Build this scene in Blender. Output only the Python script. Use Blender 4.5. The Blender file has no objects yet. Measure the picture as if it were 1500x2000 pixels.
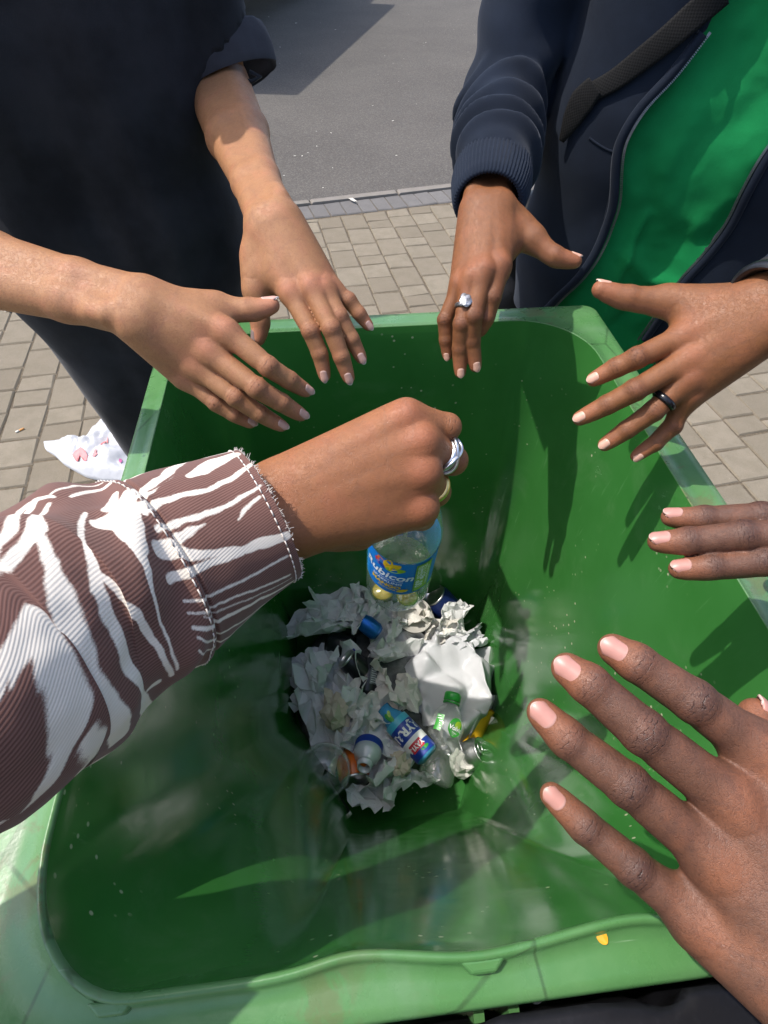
import bpy, bmesh, math, random
import numpy as np
from mathutils import Matrix, Vector
D = bpy.data
scn = bpy.context.scene
COL = scn.collection
random.seed(7)
RNG = np.random.default_rng(7)

# ------------------------------------------------------------------ camera
RIM = 1.07                                   # height of the bin rim
FPX, PITCH, ROLL, YAW = 1094.0, 0.856690, 0.013669, -0.114107
CAM = np.array([-0.0761, 0.0104, RIM + 0.3878])
def _rot():
    cr, sr = math.cos(ROLL), math.sin(ROLL)
    A = np.array([[cr, -sr, 0], [sr, cr, 0], [0, 0, 1.0]])
    cp, sp = math.cos(PITCH), math.sin(PITCH)
    B = np.array([[1, 0, 0], [0, sp, -cp], [0, cp, sp]], float)   # x, up, back -> world
    cy, sy = math.cos(YAW), math.sin(YAW)
    Z = np.array([[cy, -sy, 0], [sy, cy, 0], [0, 0, 1.0]])
    return Z @ B @ A
RC = _rot()
cam_d = D.cameras.new("camera")
cam_d.sensor_fit = 'HORIZONTAL'
cam_d.sensor_width = 36.0
cam_d.lens = 36.0 * FPX / 1500.0
cam_d.clip_start = 0.02
cam_d.clip_end = 400
cam_o = D.objects.new("camera", cam_d)
COL.objects.link(cam_o)
M4 = Matrix([list(RC[i]) + [CAM[i]] for i in range(3)] + [[0, 0, 0, 1]])
cam_o.matrix_world = M4
scn.camera = cam_o

def ray(px, py):
    return RC @ np.array([(px - 750) / FPX, -(py - 1000) / FPX, -1.0])
def P(px, py, d):            # point at camera depth d (metres) on the sight line of a photo point
    return CAM + ray(px, py) * d
def AZ(px, py, z):           # point at height z
    r = ray(px, py)
    return CAM + r * ((z - CAM[2]) / r[2])
def AY(px, py, y):
    r = ray(px, py)
    return CAM + r * ((y - CAM[1]) / r[1])
def proj(p):                 # world -> photo pixel, depth
    q = (np.asarray(p, float) - CAM) @ RC
    d = -q[..., 2]
    return 750 + FPX * q[..., 0] / d, 1000 - FPX * q[..., 1] / d, d

# ------------------------------------------------------------------ light
SUN_EL, SUN_AZ = math.radians(63), math.radians(-79)     # azimuth from +y towards +x
sdir = Vector((math.cos(SUN_EL) * math.sin(SUN_AZ), math.cos(SUN_EL) * math.cos(SUN_AZ), math.sin(SUN_EL)))
world = D.worlds.new("World")
scn.world = world
world.use_nodes = True
wn = world.node_tree
wn.nodes.clear()
sky = wn.nodes.new('ShaderNodeTexSky')
sky.sky_type = 'NISHITA'
sky.sun_disc = False
sky.sun_elevation = SUN_EL
sky.sun_rotation = SUN_AZ
sky.air_density = 1.0
sky.dust_density = 2.5
bg = wn.nodes.new('ShaderNodeBackground')
bg.inputs[1].default_value = 0.15
wo = wn.nodes.new('ShaderNodeOutputWorld')
wn.links.new(sky.outputs[0], bg.inputs[0])
wn.links.new(bg.outputs[0], wo.inputs[0])
sl = D.lights.new("sun", 'SUN')
sl.energy = 2.25
sl.angle = math.radians(0.6)
sl.color = (1.0, 0.955, 0.88)
so = D.objects.new("sun", sl)
so.rotation_euler = sdir.to_track_quat('Z', 'Y').to_euler()
so.location = (0, 0, 6)
COL.objects.link(so)
scn.view_settings.view_transform = 'Standard'
scn.view_settings.look = 'None'
scn.view_settings.exposure = 0.98
scn.view_settings.gamma = 1.0
scn.cycles.max_bounces = 10
scn.cycles.transparent_max_bounces = 12
scn.cycles.transmission_bounces = 8
scn.cycles.caustics_reflective = False
scn.cycles.caustics_refractive = False
scn.cycles.sample_clamp_indirect = 4.0
scn.cycles.use_denoising = True

# ------------------------------------------------------------------ helpers
def tag(o, label=None, cat=None, group=None, kind=None):
    if label: o['label'] = label
    if cat: o['category'] = cat
    if group: o['group'] = group
    if kind: o['kind'] = kind
    return o
def empty(name, loc, label=None, cat=None, group=None):
    o = D.objects.new(name, None)
    o.location = [float(c) for c in loc]
    o.empty_display_size = 0.05
    COL.objects.link(o)
    return tag(o, label, cat, group)
def mesh(name, verts, faces, mats, parent=None, smooth=True, attrs=None, mat_idx=None):
    me = D.meshes.new(name)
    v = np.asarray(verts, np.float32)
    if parent is not None and parent.type == 'EMPTY':
        pl = np.array(parent.matrix_basis.translation, np.float32)
    else:
        pl = np.zeros(3, np.float32)
    if isinstance(faces, np.ndarray) and faces.ndim == 2:
        n, k = faces.shape
        me.vertices.add(len(v))
        me.vertices.foreach_set("co", v.ravel())
        me.loops.add(n * k)
        me.loops.foreach_set("vertex_index", faces.astype(np.int32).ravel())
        me.polygons.add(n)
        me.polygons.foreach_set("loop_start", np.arange(0, n * k, k, dtype=np.int32))
        me.update(calc_edges=True)
        me.validate()
    else:
        me.from_pydata([tuple(map(float, p)) for p in v], [], [tuple(int(i) for i in f) for f in faces])
        me.update()
    if not isinstance(mats, (list, tuple)): mats = [mats]
    for m in mats: me.materials.append(m)
    if mat_idx is not None:
        me.polygons.foreach_set("material_index", np.asarray(mat_idx, np.int32))
    me.polygons.foreach_set("use_smooth", np.full(len(me.polygons), bool(smooth)))
    if attrs:
        for k, a in attrs.items():
            a = np.asarray(a, np.float32)
            if a.ndim == 1:
                at = me.attributes.new(k, 'FLOAT', 'POINT')
                at.data.foreach_set("value", a)
            elif a.shape[1] == 3:
                at = me.attributes.new(k, 'FLOAT_VECTOR', 'POINT')
                at.data.foreach_set("vector", a.ravel())
            else:
                at = me.attributes.new(k, 'FLOAT_COLOR', 'POINT')
                at.data.foreach_set("color", a.ravel())
    o = D.objects.new(name, me)
    COL.objects.link(o)
    if parent is not None:
        o.parent = parent
        if parent.type == 'EMPTY':
            o.matrix_parent_inverse = Matrix.Translation([-float(c) for c in pl])
    return o
class Acc:                    # gathers pieces of ONE part into one mesh
    def __init__(s): s.v = []; s.f = []; s.n = 0; s.mi = []
    def add(s, v, f, mi=0):
        v = np.asarray(v, float)
        s.v.append(v)
        for q in f: s.f.append(tuple(int(i) + s.n for i in q)); s.mi.append(mi)
        s.n += len(v)
    def build(s, name, mats, parent=None, smooth=True):
        return mesh(name, np.concatenate(s.v), s.f, mats, parent, smooth, mat_idx=s.mi)
def nrm(v):
    v = np.asarray(v, float)
    return v / (np.linalg.norm(v, axis=-1, keepdims=True) + 1e-12)
def frame(a, up=(0, 0, 1)):
    a = nrm(a); up = np.asarray(up, float)
    if abs(np.dot(a, nrm(up))) > .98: up = np.array([1.0, 0, 0])
    b = nrm(np.cross(up, a)); c = np.cross(a, b)
    return a, b, c
def grid_faces(nu, nv, wrap_u=False):   # vertex index = v*nu+u
    f = []
    U = nu if wrap_u else nu - 1
    u = np.arange(U); v = np.arange(nv - 1)
    uu, vv = np.meshgrid(u, v)
    uu = uu.ravel(); vv = vv.ravel(); u2 = (uu + 1) % nu
    return np.stack([vv * nu + uu, vv * nu + u2, (vv + 1) * nu + u2, (vv + 1) * nu + uu], 1)
def lathe(prof, n=40, axis=None, cap0=False, cap1=False):
    """prof: list of (r, z). returns verts, faces; local z axis"""
    prof = np.asarray(prof, float)
    th = np.linspace(0, 2 * np.pi, n, endpoint=False)
    v = np.stack([prof[:, 0:1] * np.cos(th), prof[:, 0:1] * np.sin(th), np.repeat(prof[:, 1:2], n, 1)], -1).reshape(-1, 3)
    f = [tuple(q) for q in grid_faces(n, len(prof), True)]
    if cap0: f.append(tuple(range(n))[::-1])
    if cap1: f.append(tuple(range((len(prof) - 1) * n, len(prof) * n)))
    return v, f
def place(v, o, z, x=None):   # local -> world: local z along z, local x near x
    z = nrm(z)
    x = np.array([1.0, 0, 0]) if x is None else np.asarray(x, float)
    x = nrm(x - z * np.dot(x, z)); y = np.cross(z, x)
    return np.asarray(o) + v[:, 0:1] * x + v[:, 1:2] * y + v[:, 2:3] * z
def catmull(pts, n):
    pts = np.asarray(pts, float)
    k = len(pts)
    p = np.vstack([2 * pts[0] - pts[1], pts, 2 * pts[-1] - pts[-2]])
    t = np.linspace(0, k - 1 - 1e-9, n); i = t.astype(int); f = (t - i)[:, None]
    a, b, c, d = p[i], p[i + 1], p[i + 2], p[i + 3]
    return .5 * (2 * b + (c - a) * f + (2 * a - 5 * b + 4 * c - d) * f ** 2 + (3 * b - a - 3 * c + d) * f ** 3)
def tube(pts, r, n=10, cap=True, up=(0, 0, 1)):
    pts = np.asarray(pts, float); m = len(pts)
    r = np.broadcast_to(np.asarray(r, float), (m,))
    T = nrm(np.gradient(pts, axis=0))
    _, b, c = frame(T[0], up)
    V = []
    th = np.linspace(0, 2 * np.pi, n, endpoint=False)
    for i in range(m):
        b = nrm(b - T[i] * np.dot(b, T[i])); c = np.cross(T[i], b)
        V.append(pts[i] + r[i] * (np.cos(th)[:, None] * b + np.sin(th)[:, None] * c))
    v = np.concatenate(V); f = [tuple(q) for q in grid_faces(n, m, True)]
    if cap:
        f.append(tuple(range(n))[::-1]); f.append(tuple(range((m - 1) * n, m * n)))
    return v, f
# value noise --------------------------------------------------------------
_perm = np.random.default_rng(3).random((64, 64, 64)).astype(np.float32)
def vnoise(p):
    p = np.asarray(p, float); i = np.floor(p).astype(int); f = p - i; f = f * f * (3 - 2 * f); i &= 63; j = (i + 1) & 63
    x0, y0, z0 = i.T; x1, y1, z1 = j.T; fx, fy, fz = f.T
    c = lambda a, b, d: _perm[a, b, d]
    l = lambda a, b, t: a + (b - a) * t
    return 2 * l(l(l(c(x0, y0, z0), c(x1, y0, z0), fx), l(c(x0, y1, z0), c(x1, y1, z0), fx), fy),
                 l(l(c(x0, y0, z1), c(x1, y0, z1), fx), l(c(x0, y1, z1), c(x1, y1, z1), fx), fy), fz) - 1
def fbm(p, o=4):
    s = 0; a = 1.0
    for k in range(o):
        s = s + a * vnoise(np.asarray(p) * 2 ** k + 17.3 * k); a *= .5
    return s
def sstep(a, b, x):
    t = np.clip((x - a) / (b - a), 0, 1); return t * t * (3 - 2 * t)

# ------------------------------------------------------------------ materials
class NT:
    def __init__(s, name):
        s.m = D.materials.new(name); s.m.use_nodes = True; s.t = s.m.node_tree; s.t.nodes.clear()
        s.out = s.n('ShaderNodeOutputMaterial'); s.b = s.n('ShaderNodeBsdfPrincipled'); s.l(s.b.outputs[0], s.out.inputs[0])
    def n(s, t, **k):
        x = s.t.nodes.new(t)
        for a, b in k.items(): setattr(x, a, b)
        return x
    def l(s, a, b): s.t.links.new(a, b)
    def set(s, **k):
        for a, b in k.items():
            i = s.b.inputs[a.replace('_', ' ')]
            if hasattr(b, 'default_value') or hasattr(b, 'is_output'): s.l(b, i)
            else: i.default_value = b if not (isinstance(b, tuple) and len(b) == 3 and i.type == 'RGBA') else b + (1,)
        return s
    def val(s, x, inp):
        if hasattr(x, 'is_output'): s.l(x, inp)
        elif isinstance(x, tuple) and inp.type == 'RGBA': inp.default_value = x if len(x) == 4 else x + (1,)
        else: inp.default_value = x
    def noise(s, scale=5, detail=4, rough=.6, vec=None, dist=0.0):
        x = s.n('ShaderNodeTexNoise'); x.inputs['Scale'].default_value = scale; x.inputs['Detail'].default_value = detail
        x.inputs['Roughness'].default_value = rough; x.inputs['Distortion'].default_value = dist
        if vec is not None: s.l(vec, x.inputs['Vector'])
        return x.outputs['Fac']
    def vor(s, scale=5, vec=None, feature='F1', out='Distance', rnd=1.0):
        x = s.n('ShaderNodeTexVoronoi', feature=feature); x.inputs['Scale'].default_value = scale
        x.inputs['Randomness'].default_value = rnd
        if vec is not None: s.l(vec, x.inputs['Vector'])
        return x.outputs[out]
    def math(s, op, a, b=0.0, c=None):
        x = s.n('ShaderNodeMath', operation=op); s.val(a, x.inputs[0]); s.val(b, x.inputs[1])
        if c is not None: s.val(c, x.inputs[2])
        return x.outputs[0]
    def ramp(s, f, *st):
        x = s.n('ShaderNodeMapRange', interpolation_type='SMOOTHSTEP'); s.val(f, x.inputs[0])
        x.inputs[1].default_value, x.inputs[2].default_value = st[0], st[1]
        x.inputs[3].default_value, x.inputs[4].default_value = (st[2], st[3]) if len(st) > 2 else (0, 1)
        return x.outputs[0]
    def mix(s, f, a, b, mode='MIX'):
        x = s.n('ShaderNodeMix', data_type='RGBA', blend_type=mode); s.val(f, x.inputs[0]); s.val(a, x.inputs[6]); s.val(b, x.inputs[7])
        return x.outputs[2]
    def attr(s, name):
        return s.n('ShaderNodeAttribute', attribute_name=name)
    def coord(s, which='Object'):
        return s.n('ShaderNodeTexCoord').outputs[which]
    def mapping(s, vec, scale=(1, 1, 1), rot=(0, 0, 0)):
        x = s.n('ShaderNodeMapping'); s.l(vec, x.inputs[0]); x.inputs['Scale'].default_value = scale; x.inputs['Rotation'].default_value = rot
        return x.outputs[0]
    def bump(s, h, strength=.3, dist=.001, normal=None):
        x = s.n('ShaderNodeBump'); x.inputs['Strength'].default_value = strength; x.inputs['Distance'].default_value = dist
        s.l(h, x.inputs['Height'])
        if normal is not None: s.l(normal, x.inputs['Normal'])
        s.l(x.outputs[0], s.b.inputs['Normal'])
        return x.outputs[0]
def simple(name, col, rough=.5, metal=0.0, noise_amt=.12, nscale=40, bump=.0, **k):
    t = NT(name)
    c = t.mix(t.ramp(t.noise(nscale, 4, vec=t.coord()), .3, .7), tuple(x * (1 - noise_amt) for x in col), tuple(min(1, x * (1 + noise_amt)) for x in col))
    t.set(Base_Color=c, Roughness=rough, Metallic=metal)
    for a, b in k.items(): t.set(**{a: b})
    if bump: t.bump(t.noise(nscale * 6, 3, vec=t.coord()), bump, .0005)
    return t.m
# ------------------------------------------------------------------ smooth implicit bodies
def s_cone(p, a, b, ra, rb):
    a = np.asarray(a, np.float32); b = np.asarray(b, np.float32)
    ba = b - a; l2 = float(ba @ ba); rr = ra - rb
    if l2 < 1e-10: return np.linalg.norm(p - a, axis=1) - ra
    a2 = max(l2 - rr * rr, 1e-12); il2 = 1.0 / l2
    pa = p - a; y = pa @ ba; z = y - l2
    w = pa * l2 - ba[None, :] * y[:, None]; x2 = np.einsum('ij,ij->i', w, w)
    y2 = y * y * l2; z2 = z * z * l2
    k = np.sign(rr) * rr * rr * x2
    d = (np.sqrt(x2 * a2 * il2) + y * rr) * il2 - ra
    c1 = np.sign(z) * a2 * z2 > k; c2 = np.sign(y) * a2 * y2 < k
    d = np.where(c1, np.sqrt(x2 + z2) * il2 - rb, np.where(c2, np.sqrt(x2 + y2) * il2 - ra, d))
    return d
def s_ell(p, c, ax, r):       # ellipsoid: ax 3x3 rows, radii r
    q = ((p - np.asarray(c, np.float32)) @ np.asarray(ax, np.float32).T) / np.asarray(r, np.float32)
    k = np.linalg.norm(q, axis=1); g = np.linalg.norm(q / np.asarray(r, np.float32), axis=1) + 1e-9
    return k * (k - 1) / g
def smin(a, b, k):
    if k <= 0: return np.minimum(a, b)
    h = np.maximum(k - np.abs(a - b), 0) / k
    return np.minimum(a, b) - h * h * k * .25
EDG = [((0, 0, 0), (1, 0, 0)), ((0, 1, 0), (1, 1, 0)), ((0, 0, 1), (1, 0, 1)), ((0, 1, 1), (1, 1, 1)),
       ((0, 0, 0), (0, 1, 0)), ((1, 0, 0), (1, 1, 0)), ((0, 0, 1), (0, 1, 1)), ((1, 0, 1), (1, 1, 1)),
       ((0, 0, 0), (0, 0, 1)), ((1, 0, 0), (1, 0, 1)), ((0, 1, 0), (0, 1, 1)), ((1, 1, 0), (1, 1, 1))]
def polygonise(f, lo, hi, h, B=6, margin=0.0):
    lo = np.asarray(lo, float); hi = np.asarray(hi, float)
    nb = np.ceil((hi - lo) / (h * B)).astype(int) + 1
    n = nb * B
    ii = np.stack(np.meshgrid(*[np.arange(k) for k in nb], indexing='ij'), -1).reshape(-1, 3)
    cc = lo + (ii * B + (B - 1) / 2) * h
    dc = f(cc.astype(np.float32))
    act = np.abs(dc) < h * B * 1.0 + h * 3 + margin
    V = np.repeat(np.repeat(np.repeat(dc.reshape(nb).astype(np.float32), B, 0), B, 1), B, 2)
    off = np.stack(np.meshgrid(*[np.arange(B)] * 3, indexing='ij'), -1).reshape(-1, 3)
    ai = ii[act]
    for s in range(0, len(ai), 4000):
        idx = (ai[s:s + 4000, None, :] * B + off[None]).reshape(-1, 3)
        V[idx[:, 0], idx[:, 1], idx[:, 2]] = f((lo + idx * h).astype(np.float32))
    S = V < 0
    c = np.zeros(tuple(n - 1), np.int8)
    for dx in (0, 1):
        for dy in (0, 1):
            for dz in (0, 1):
                c += S[dx:n[0] - 1 + dx, dy:n[1] - 1 + dy, dz:n[2] - 1 + dz]
    cells = np.argwhere((c > 0) & (c < 8))
    acc = np.zeros((len(cells), 3)); cnt = np.zeros(len(cells))
    for a, b in EDG:
        a = np.array(a); b = np.array(b)
        va = V[tuple((cells + a).T)]; vb = V[tuple((cells + b).T)]
        m = (va < 0) != (vb < 0)
        t = np.where(m, va / np.where(m, va - vb, 1), 0)[:, None]
        acc += np.where(m[:, None], cells + a + (b - a) * t, 0); cnt += m
    verts = lo + acc / cnt[:, None] * h
    ID = np.full(tuple(n - 1), -1, np.int32); ID[tuple(cells.T)] = np.arange(len(cells))
    F = []
    for ax in range(3):
        sl0 = [slice(1, n[k] - 1) for k in range(3)]; sl1 = list(sl0)
        sl0[ax] = slice(0, n[ax] - 1); sl1[ax] = slice(1, n[ax])
        A = S[tuple(sl0)]; Bm = S[tuple(sl1)]
        e = np.argwhere(A != Bm)
        o = np.ones(3, int); o[ax] = 0
        flip = A[tuple(e.T)]
        e = e + o
        u, w = [(1, 2), (2, 0), (0, 1)][ax]
        du = np.zeros(3, int); du[u] = 1; dw = np.zeros(3, int); dw[w] = 1
        q = np.stack([ID[tuple((e - du - dw).T)], ID[tuple((e - dw).T)], ID[tuple(e.T)], ID[tuple((e - du).T)]], 1)
        q[~flip] = q[~flip][:, ::-1]
        F.append(q)
    F = np.concatenate(F)
    F = F[(F >= 0).all(1)]
    for _ in range(2):
        p = verts.astype(np.float32); e = h * .4
        d = f(p)
        g = np.stack([f(p + np.array(v, np.float32) * e) - f(p - np.array(v, np.float32) * e) for v in np.eye(3)], 1) / (2 * e)
        g2 = np.maximum((g * g).sum(1), .2)
        verts = verts - np.clip(d / g2, -h, h)[:, None] * g
    return verts, F, nrm(g)
# ------------------------------------------------------------------ hands
# joint = (photo x, photo y, depth in m); lists run base -> tip end.  n = back-of-hand direction in (right, up, towards viewer)
def J(l): return [P(*q) for q in l]
def camdir(v): return nrm(RC @ np.asarray(v, float))
HANDS = {
 'A': dict(s=.87, wrist=(262, 597, .446), elbow=(-250, 470, .475), n=(-.05, .25, .95), ww=25, wt=18, fw=30, slim=1.0,
   fingers=dict(
     index=[(443, 649, .455), (524, 716, .460), (566, 743, .475), (606, 768, .492)],
     middle=[(409, 688, .460), (502, 758, .462), (551, 787, .478), (596, 815, .496)],
     ring=[(385, 716, .468), (461, 776, .470), (508, 808, .482), (558, 836, .497)],
     pinky=[(366, 738, .478), (422, 787, .482), (459, 810, .489), (498, 830, .500)],
     thumb=[(352, 604, .462), (424, 601, .468), (487, 605, .470), (544, 594, .470)]),
   fn=dict(thumb=(-.05, .93, .35))),
 'B': dict(s=.87, wrist=(528, 425, .525), elbow=(425, 165, .700), n=(-.1, .15, 1), ww=23, wt=18, fw=32, slim=1.0,
   fingers=dict(
     index=[(568, 573, .522), (607, 647, .520), (625, 692, .530), (636, 744, .541)],
     middle=[(607, 562, .520), (647, 642, .518), (667, 697, .529), (684, 747, .542)],
     ring=[(633, 566, .525), (663, 618, .525), (687, 663, .534), (710, 708, .545)],
     pinky=[(648, 566, .534), (681, 586, .536), (702, 613, .541), (725, 643, .549)],
     thumb=[(500, 500, .535), (500, 570, .540), (508, 625, .545), (503, 674, .550)]),
   fn=dict(thumb=(-.85, -.1, .5))),
 'C': dict(s=.93, wrist=(953, 402, .578), elbow=(985, 190, .800), n=(-.05, .35, .93), ww=26, wt=19, fw=38, slim=1.0,
   fingers=dict(
     index=[(976, 520, .550), (961, 581, .552), (950, 620, .560), (933, 656, .572)],
     middle=[(945, 530, .546), (924, 618, .550), (922, 667, .566), (930, 725, .580)],
     ring=[(921, 545, .550), (902, 633, .556), (898, 682, .571), (899, 737, .583)],
     pinky=[(899, 556, .560), (869, 625, .570), (871, 665, .580), (875, 703, .590)],
     thumb=[(1005, 435, .585), (1042, 468, .575), (1082, 500, .572), (1134, 513, .572)]),
   fn=dict(thumb=(.25, .85, .4), index=(-.25, .25, .93), pinky=(-.35, .2, .9))),
 'D': dict(s=.96, wrist=(1518, 598, .442), elbow=(2010, 470, .560), n=(-.1, .2, 1), ww=27, wt=19, fw=38, slim=1.0,
   fingers=dict(
     index=[(1335, 657, .470), (1244, 699, .470), (1203, 718, .480), (1148, 747, .492)],
     middle=[(1343, 702, .468), (1240, 762, .472), (1185, 791, .485), (1121, 823, .498)],
     ring=[(1340, 742, .472), (1276, 803, .482), (1223, 840, .494), (1171, 875, .506)],
     pinky=[(1341, 775, .482), (1314, 832, .496), (1279, 866, .504), (1234, 897, .512)],
     thumb=[(1385, 597, .470), (1298, 588, .482), (1228, 582, .484), (1159, 561, .484)]),
   fn=dict(thumb=(0, .95, .3), pinky=(.1, -.35, .9))),
 'E': dict(s=1.03, wrist=(1695, 2010, .222), elbow_w=(.28, -.20, 1.14), n=(.05, .05, 1), ww=29, wt=20, fw=38, slim=1.0,
   fingers=dict(
     index=[(1478, 1461, .255), (1354, 1368, .254), (1246, 1296, .259), (1173, 1253, .265)],
     middle=[(1417, 1556, .250), (1255, 1428, .249), (1153, 1338, .255), (1084, 1289, .261)],
     ring=[(1388, 1668, .249), (1225, 1532, .249), (1109, 1443, .255), (1038, 1374, .261)],
     pinky=[(1356, 1790, .252), (1236, 1692, .255), (1142, 1614, .260), (1062, 1537, .266)],
     thumb=[(1610, 1740, .245), (1590, 1580, .265), (1530, 1470, .268), (1458, 1372, .272)]),
   fn=dict(thumb=(.75, .35, .3))),
 'F': dict(s=1.0, wrist=(1850, 1095, .340), elbow_w=(.48, .06, 1.16), n=(.0, .55, .83), ww=28, wt=20, fw=38, slim=1.0,
   fingers=dict(
     index=[(1600, 1093, .350), (1489, 1096, .356), (1392, 1106, .361), (1308, 1113, .366)],
     middle=[(1590, 1045, .353), (1450, 1046, .358), (1345, 1056, .364), (1267, 1059, .370)],
     ring=[(1600, 1010, .362), (1485, 1008, .370), (1375, 1012, .376), (1293, 1010, .381)],
     pinky=[(1620, 992, .375), (1550, 1000, .39), (1515, 1020, .405), (1512, 1035, .42)],
     thumb=[(1700, 1140, .350), (1620, 1190, .360), (1570, 1215, .370), (1530, 1215, .385)]),
   fn=dict(index=(0, .6, .75), middle=(0, .62, .75), ring=(0, .7, .65))),
 'G': dict(s=1.03, wrist=(545, 992, .335), elbow_w=(-.355, .035, 1.278), n=(-.1, .08, 1), ww=29, wt=20, fw=34, slim=1.0, fist=True, tend=4.6,
   fingers=dict(
     index=[(820, 990, .350), (822, 1008, .386), (818, 990, .406), (812, 965, .414)],
     middle=[(824, 922, .341), (850, 960, .374), (846, 952, .398), (830, 935, .412)],
     ring=[(823, 862, .338), (884, 899, .362), (868, 905, .388), (846, 905, .406)],
     pinky=[(795, 813, .339), (874, 834, .351), (862, 852, .374), (838, 872, .390)],
     thumb=[(600, 1025, .358), (700, 1035, .384), (755, 1000, .406), (792, 962, .412)]),
   fn={}),
}
RAD = dict(index=(9.6, 8.7, 7.9, 6.4), middle=(9.8, 9.0, 8.1, 6.6), ring=(9.3, 8.5, 7.6, 6.2), pinky=(8.3, 7.4, 6.6, 5.4), thumb=(14.5, 11.5, 10.0, 7.6))
def hand_geo(h):
    g = dict(h); s = h['s'] * .001
    g['W'] = P(*h['wrist']); g['E'] = np.array(h['elbow_w']) if 'elbow_w' in h else P(*h['elbow'])
    g['N'] = camdir(h['n'])
    g['F'] = {}; g['FN'] = {}; g['R'] = {}
    for k, l in h['fingers'].items():
        q = np.array(J(l)); r = np.array(RAD[k]) * s
        a = nrm(q[3] - q[2]); q[3] = q[3] - a * r[3] * .9
        g['F'][k] = q; g['R'][k] = r
        n = camdir(h['fn'][k]) if k in h['fn'] else g['N']
        g['FN'][k] = n
    return g
def hand_field(g):
    s = g['s'] * .001; N = g['N']; W = g['W']; E = g['E']; F = g['F']; R = g['R']
    axis = nrm(F['middle'][0] - W); lat = nrm(np.cross(axis, N))
    if np.dot(lat, F['index'][0] - F['pinky'][0]) < 0: lat = -lat     # lat points to the index side
    g['lat'] = lat; g['axis'] = axis
    palm = []; dig = []
    mcp = {k: F[k][0] for k in ('index', 'middle', 'ring', 'pinky')}
    ww = g['ww'] * .001; wt = g['wt'] * .001
    for k, o in (('index', .44), ('middle', .15), ('ring', -.16), ('pinky', -.44)):
        w = W + lat * ww * o + axis * .010
        palm.append((w, mcp[k] - N * .002, wt * .86, 11.2 * s if k != 'pinky' else 9.8 * s, .011))
        palm.append((w - N * .006, mcp[k] - N * .009 - axis * .010, wt * .75, 9.5 * s, .012))      # fleshy palm below
        d = mcp[k] + N * 3.3 * s
        palm.append((d, d - axis * .004, 6.9 * s, 6.2 * s, .006))                                     # knuckle heads
        palm.append((W + lat * ww * o * .55 + N * wt * .62, mcp[k] + N * g.get('tend', 6.2) * s, .0030, .0030, .006))  # extensor tendons
    a, b = F['thumb'][0], F['thumb'][1]
    palm.append((W + lat * ww * .45 - N * .004, a, wt * .8, R['thumb'][0], .012))
    palm.append((a, b, R['thumb'][0], R['thumb'][1] * 1.02, .012))
    web = mcp['index'] * .42 + W * .2 + b * .38 - N * .006
    palm.append((web, a * .5 + mcp['index'] * .5 - N * .006, 6.0 * s, 11 * s, .020))
    palm.append((mcp['index'] * .5 + W * .5 - N * .008, a * .4 + b * .6, 10 * s, 9 * s, .018))
    for k in ('index', 'middle', 'ring', 'pinky', 'thumb'):
        q, r = F[k], R[k]; n = g['FN'][k]
        L = []
        st = 1 if k == 'thumb' else 0
        if k != 'thumb':
            L.append((q[0], q[1], r[0] * 1.09, r[1] * 1.05, .003))
        L.append((q[1], q[2], r[1] * 1.04, r[2] * 1.03, .003)); L.append((q[2], q[3], r[2] * 1.02, r[3] * 1.02, .003))
        for j, amp in ((1, 1.005), (2, 1.0)):
            L.append((q[j] + n * .0008, q[j] + n * .0008, r[j] * amp, r[j] * amp, .003))
        # finger pads (palm side)
        for j in ((1, 2) if k == 'thumb' else (0, 1, 2)):
            m0 = q[j] * .7 + q[j + 1] * .3 - n * .0018; m1 = q[j] * .3 + q[j + 1] * .7 - n * .0018
            L.append((m0, m1, r[j] * .9, r[j + 1] * .93, .004))
        dig.append((k, L))
    fore = []
    ax = nrm(E - W); lf = nrm(np.cross(ax, N));
    if np.dot(lf, lat) < 0: lf = -lf
    fw = g['fw'] * .001; Ln = np.linalg.norm(E - W)
    M = W + (E - W) * .55
    for o in (-1, 1):
        fore.append((W + lf * o * (ww - wt * .82), W + ax * Ln * .22 + lf * o * (ww - wt * .82) * .95, wt * .84, wt * .9, .007))
        fore.append((W + ax * Ln * .22 + lf * o * (ww - wt * .85), M + lf * o * fw * .32, wt * .9, fw * .74, .008))
        fore.append((M + lf * o * fw * .32, E + lf * o * .012, fw * .74, fw * .86, .009))
    uh = W - lf * ww * .72 + N * wt * .55 + ax * .012
    fore.append((uh, uh + ax * .012, .0062, .005, .009))
    kd = .0012
    bb = []
    def bounds(a, b, ra, rb, k): return np.minimum(a - ra, b - rb) - k, np.maximum(a + ra, b + rb) + k
    def prim(p, d, c):
        a, b, ra, rb, k = c
        lo, hi = bounds(a, b, ra, rb, k + .002)
        m = ((p > lo) & (p < hi)).all(1)
        if d is None: d = np.full(len(p), .03, np.float32)
        # outside its box a primitive cannot change the surface; keep a cheap bound so that the sign stays right
        if m.any():
            v = s_cone(p[m], a, b, ra, rb); d[m] = smin(d[m], v, k)
        return d
    def f(p):
        p = np.asarray(p, np.float32)
        d = None
        for c in palm: d = prim(p, d, c)
        for c in fore: d = prim(p, d, c)
        dd = np.full(len(p), .03, np.float32)
        for k, L in dig:
            e = None
            for c in L: e = prim(p, e, c)
            dd = smin(dd, e, kd)
        return smin(d, dd, .0085 if not g.get('fist') else .006)
    allc = palm + fore + [c for _, L in dig for c in L]
    lo = np.min([np.minimum(c[0] - c[2], c[1] - c[3]) for c in allc], 0) - .006
    hi = np.max([np.maximum(c[0] + c[2], c[1] + c[3]) for c in allc], 0) + .006
    return f, lo, hi
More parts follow.
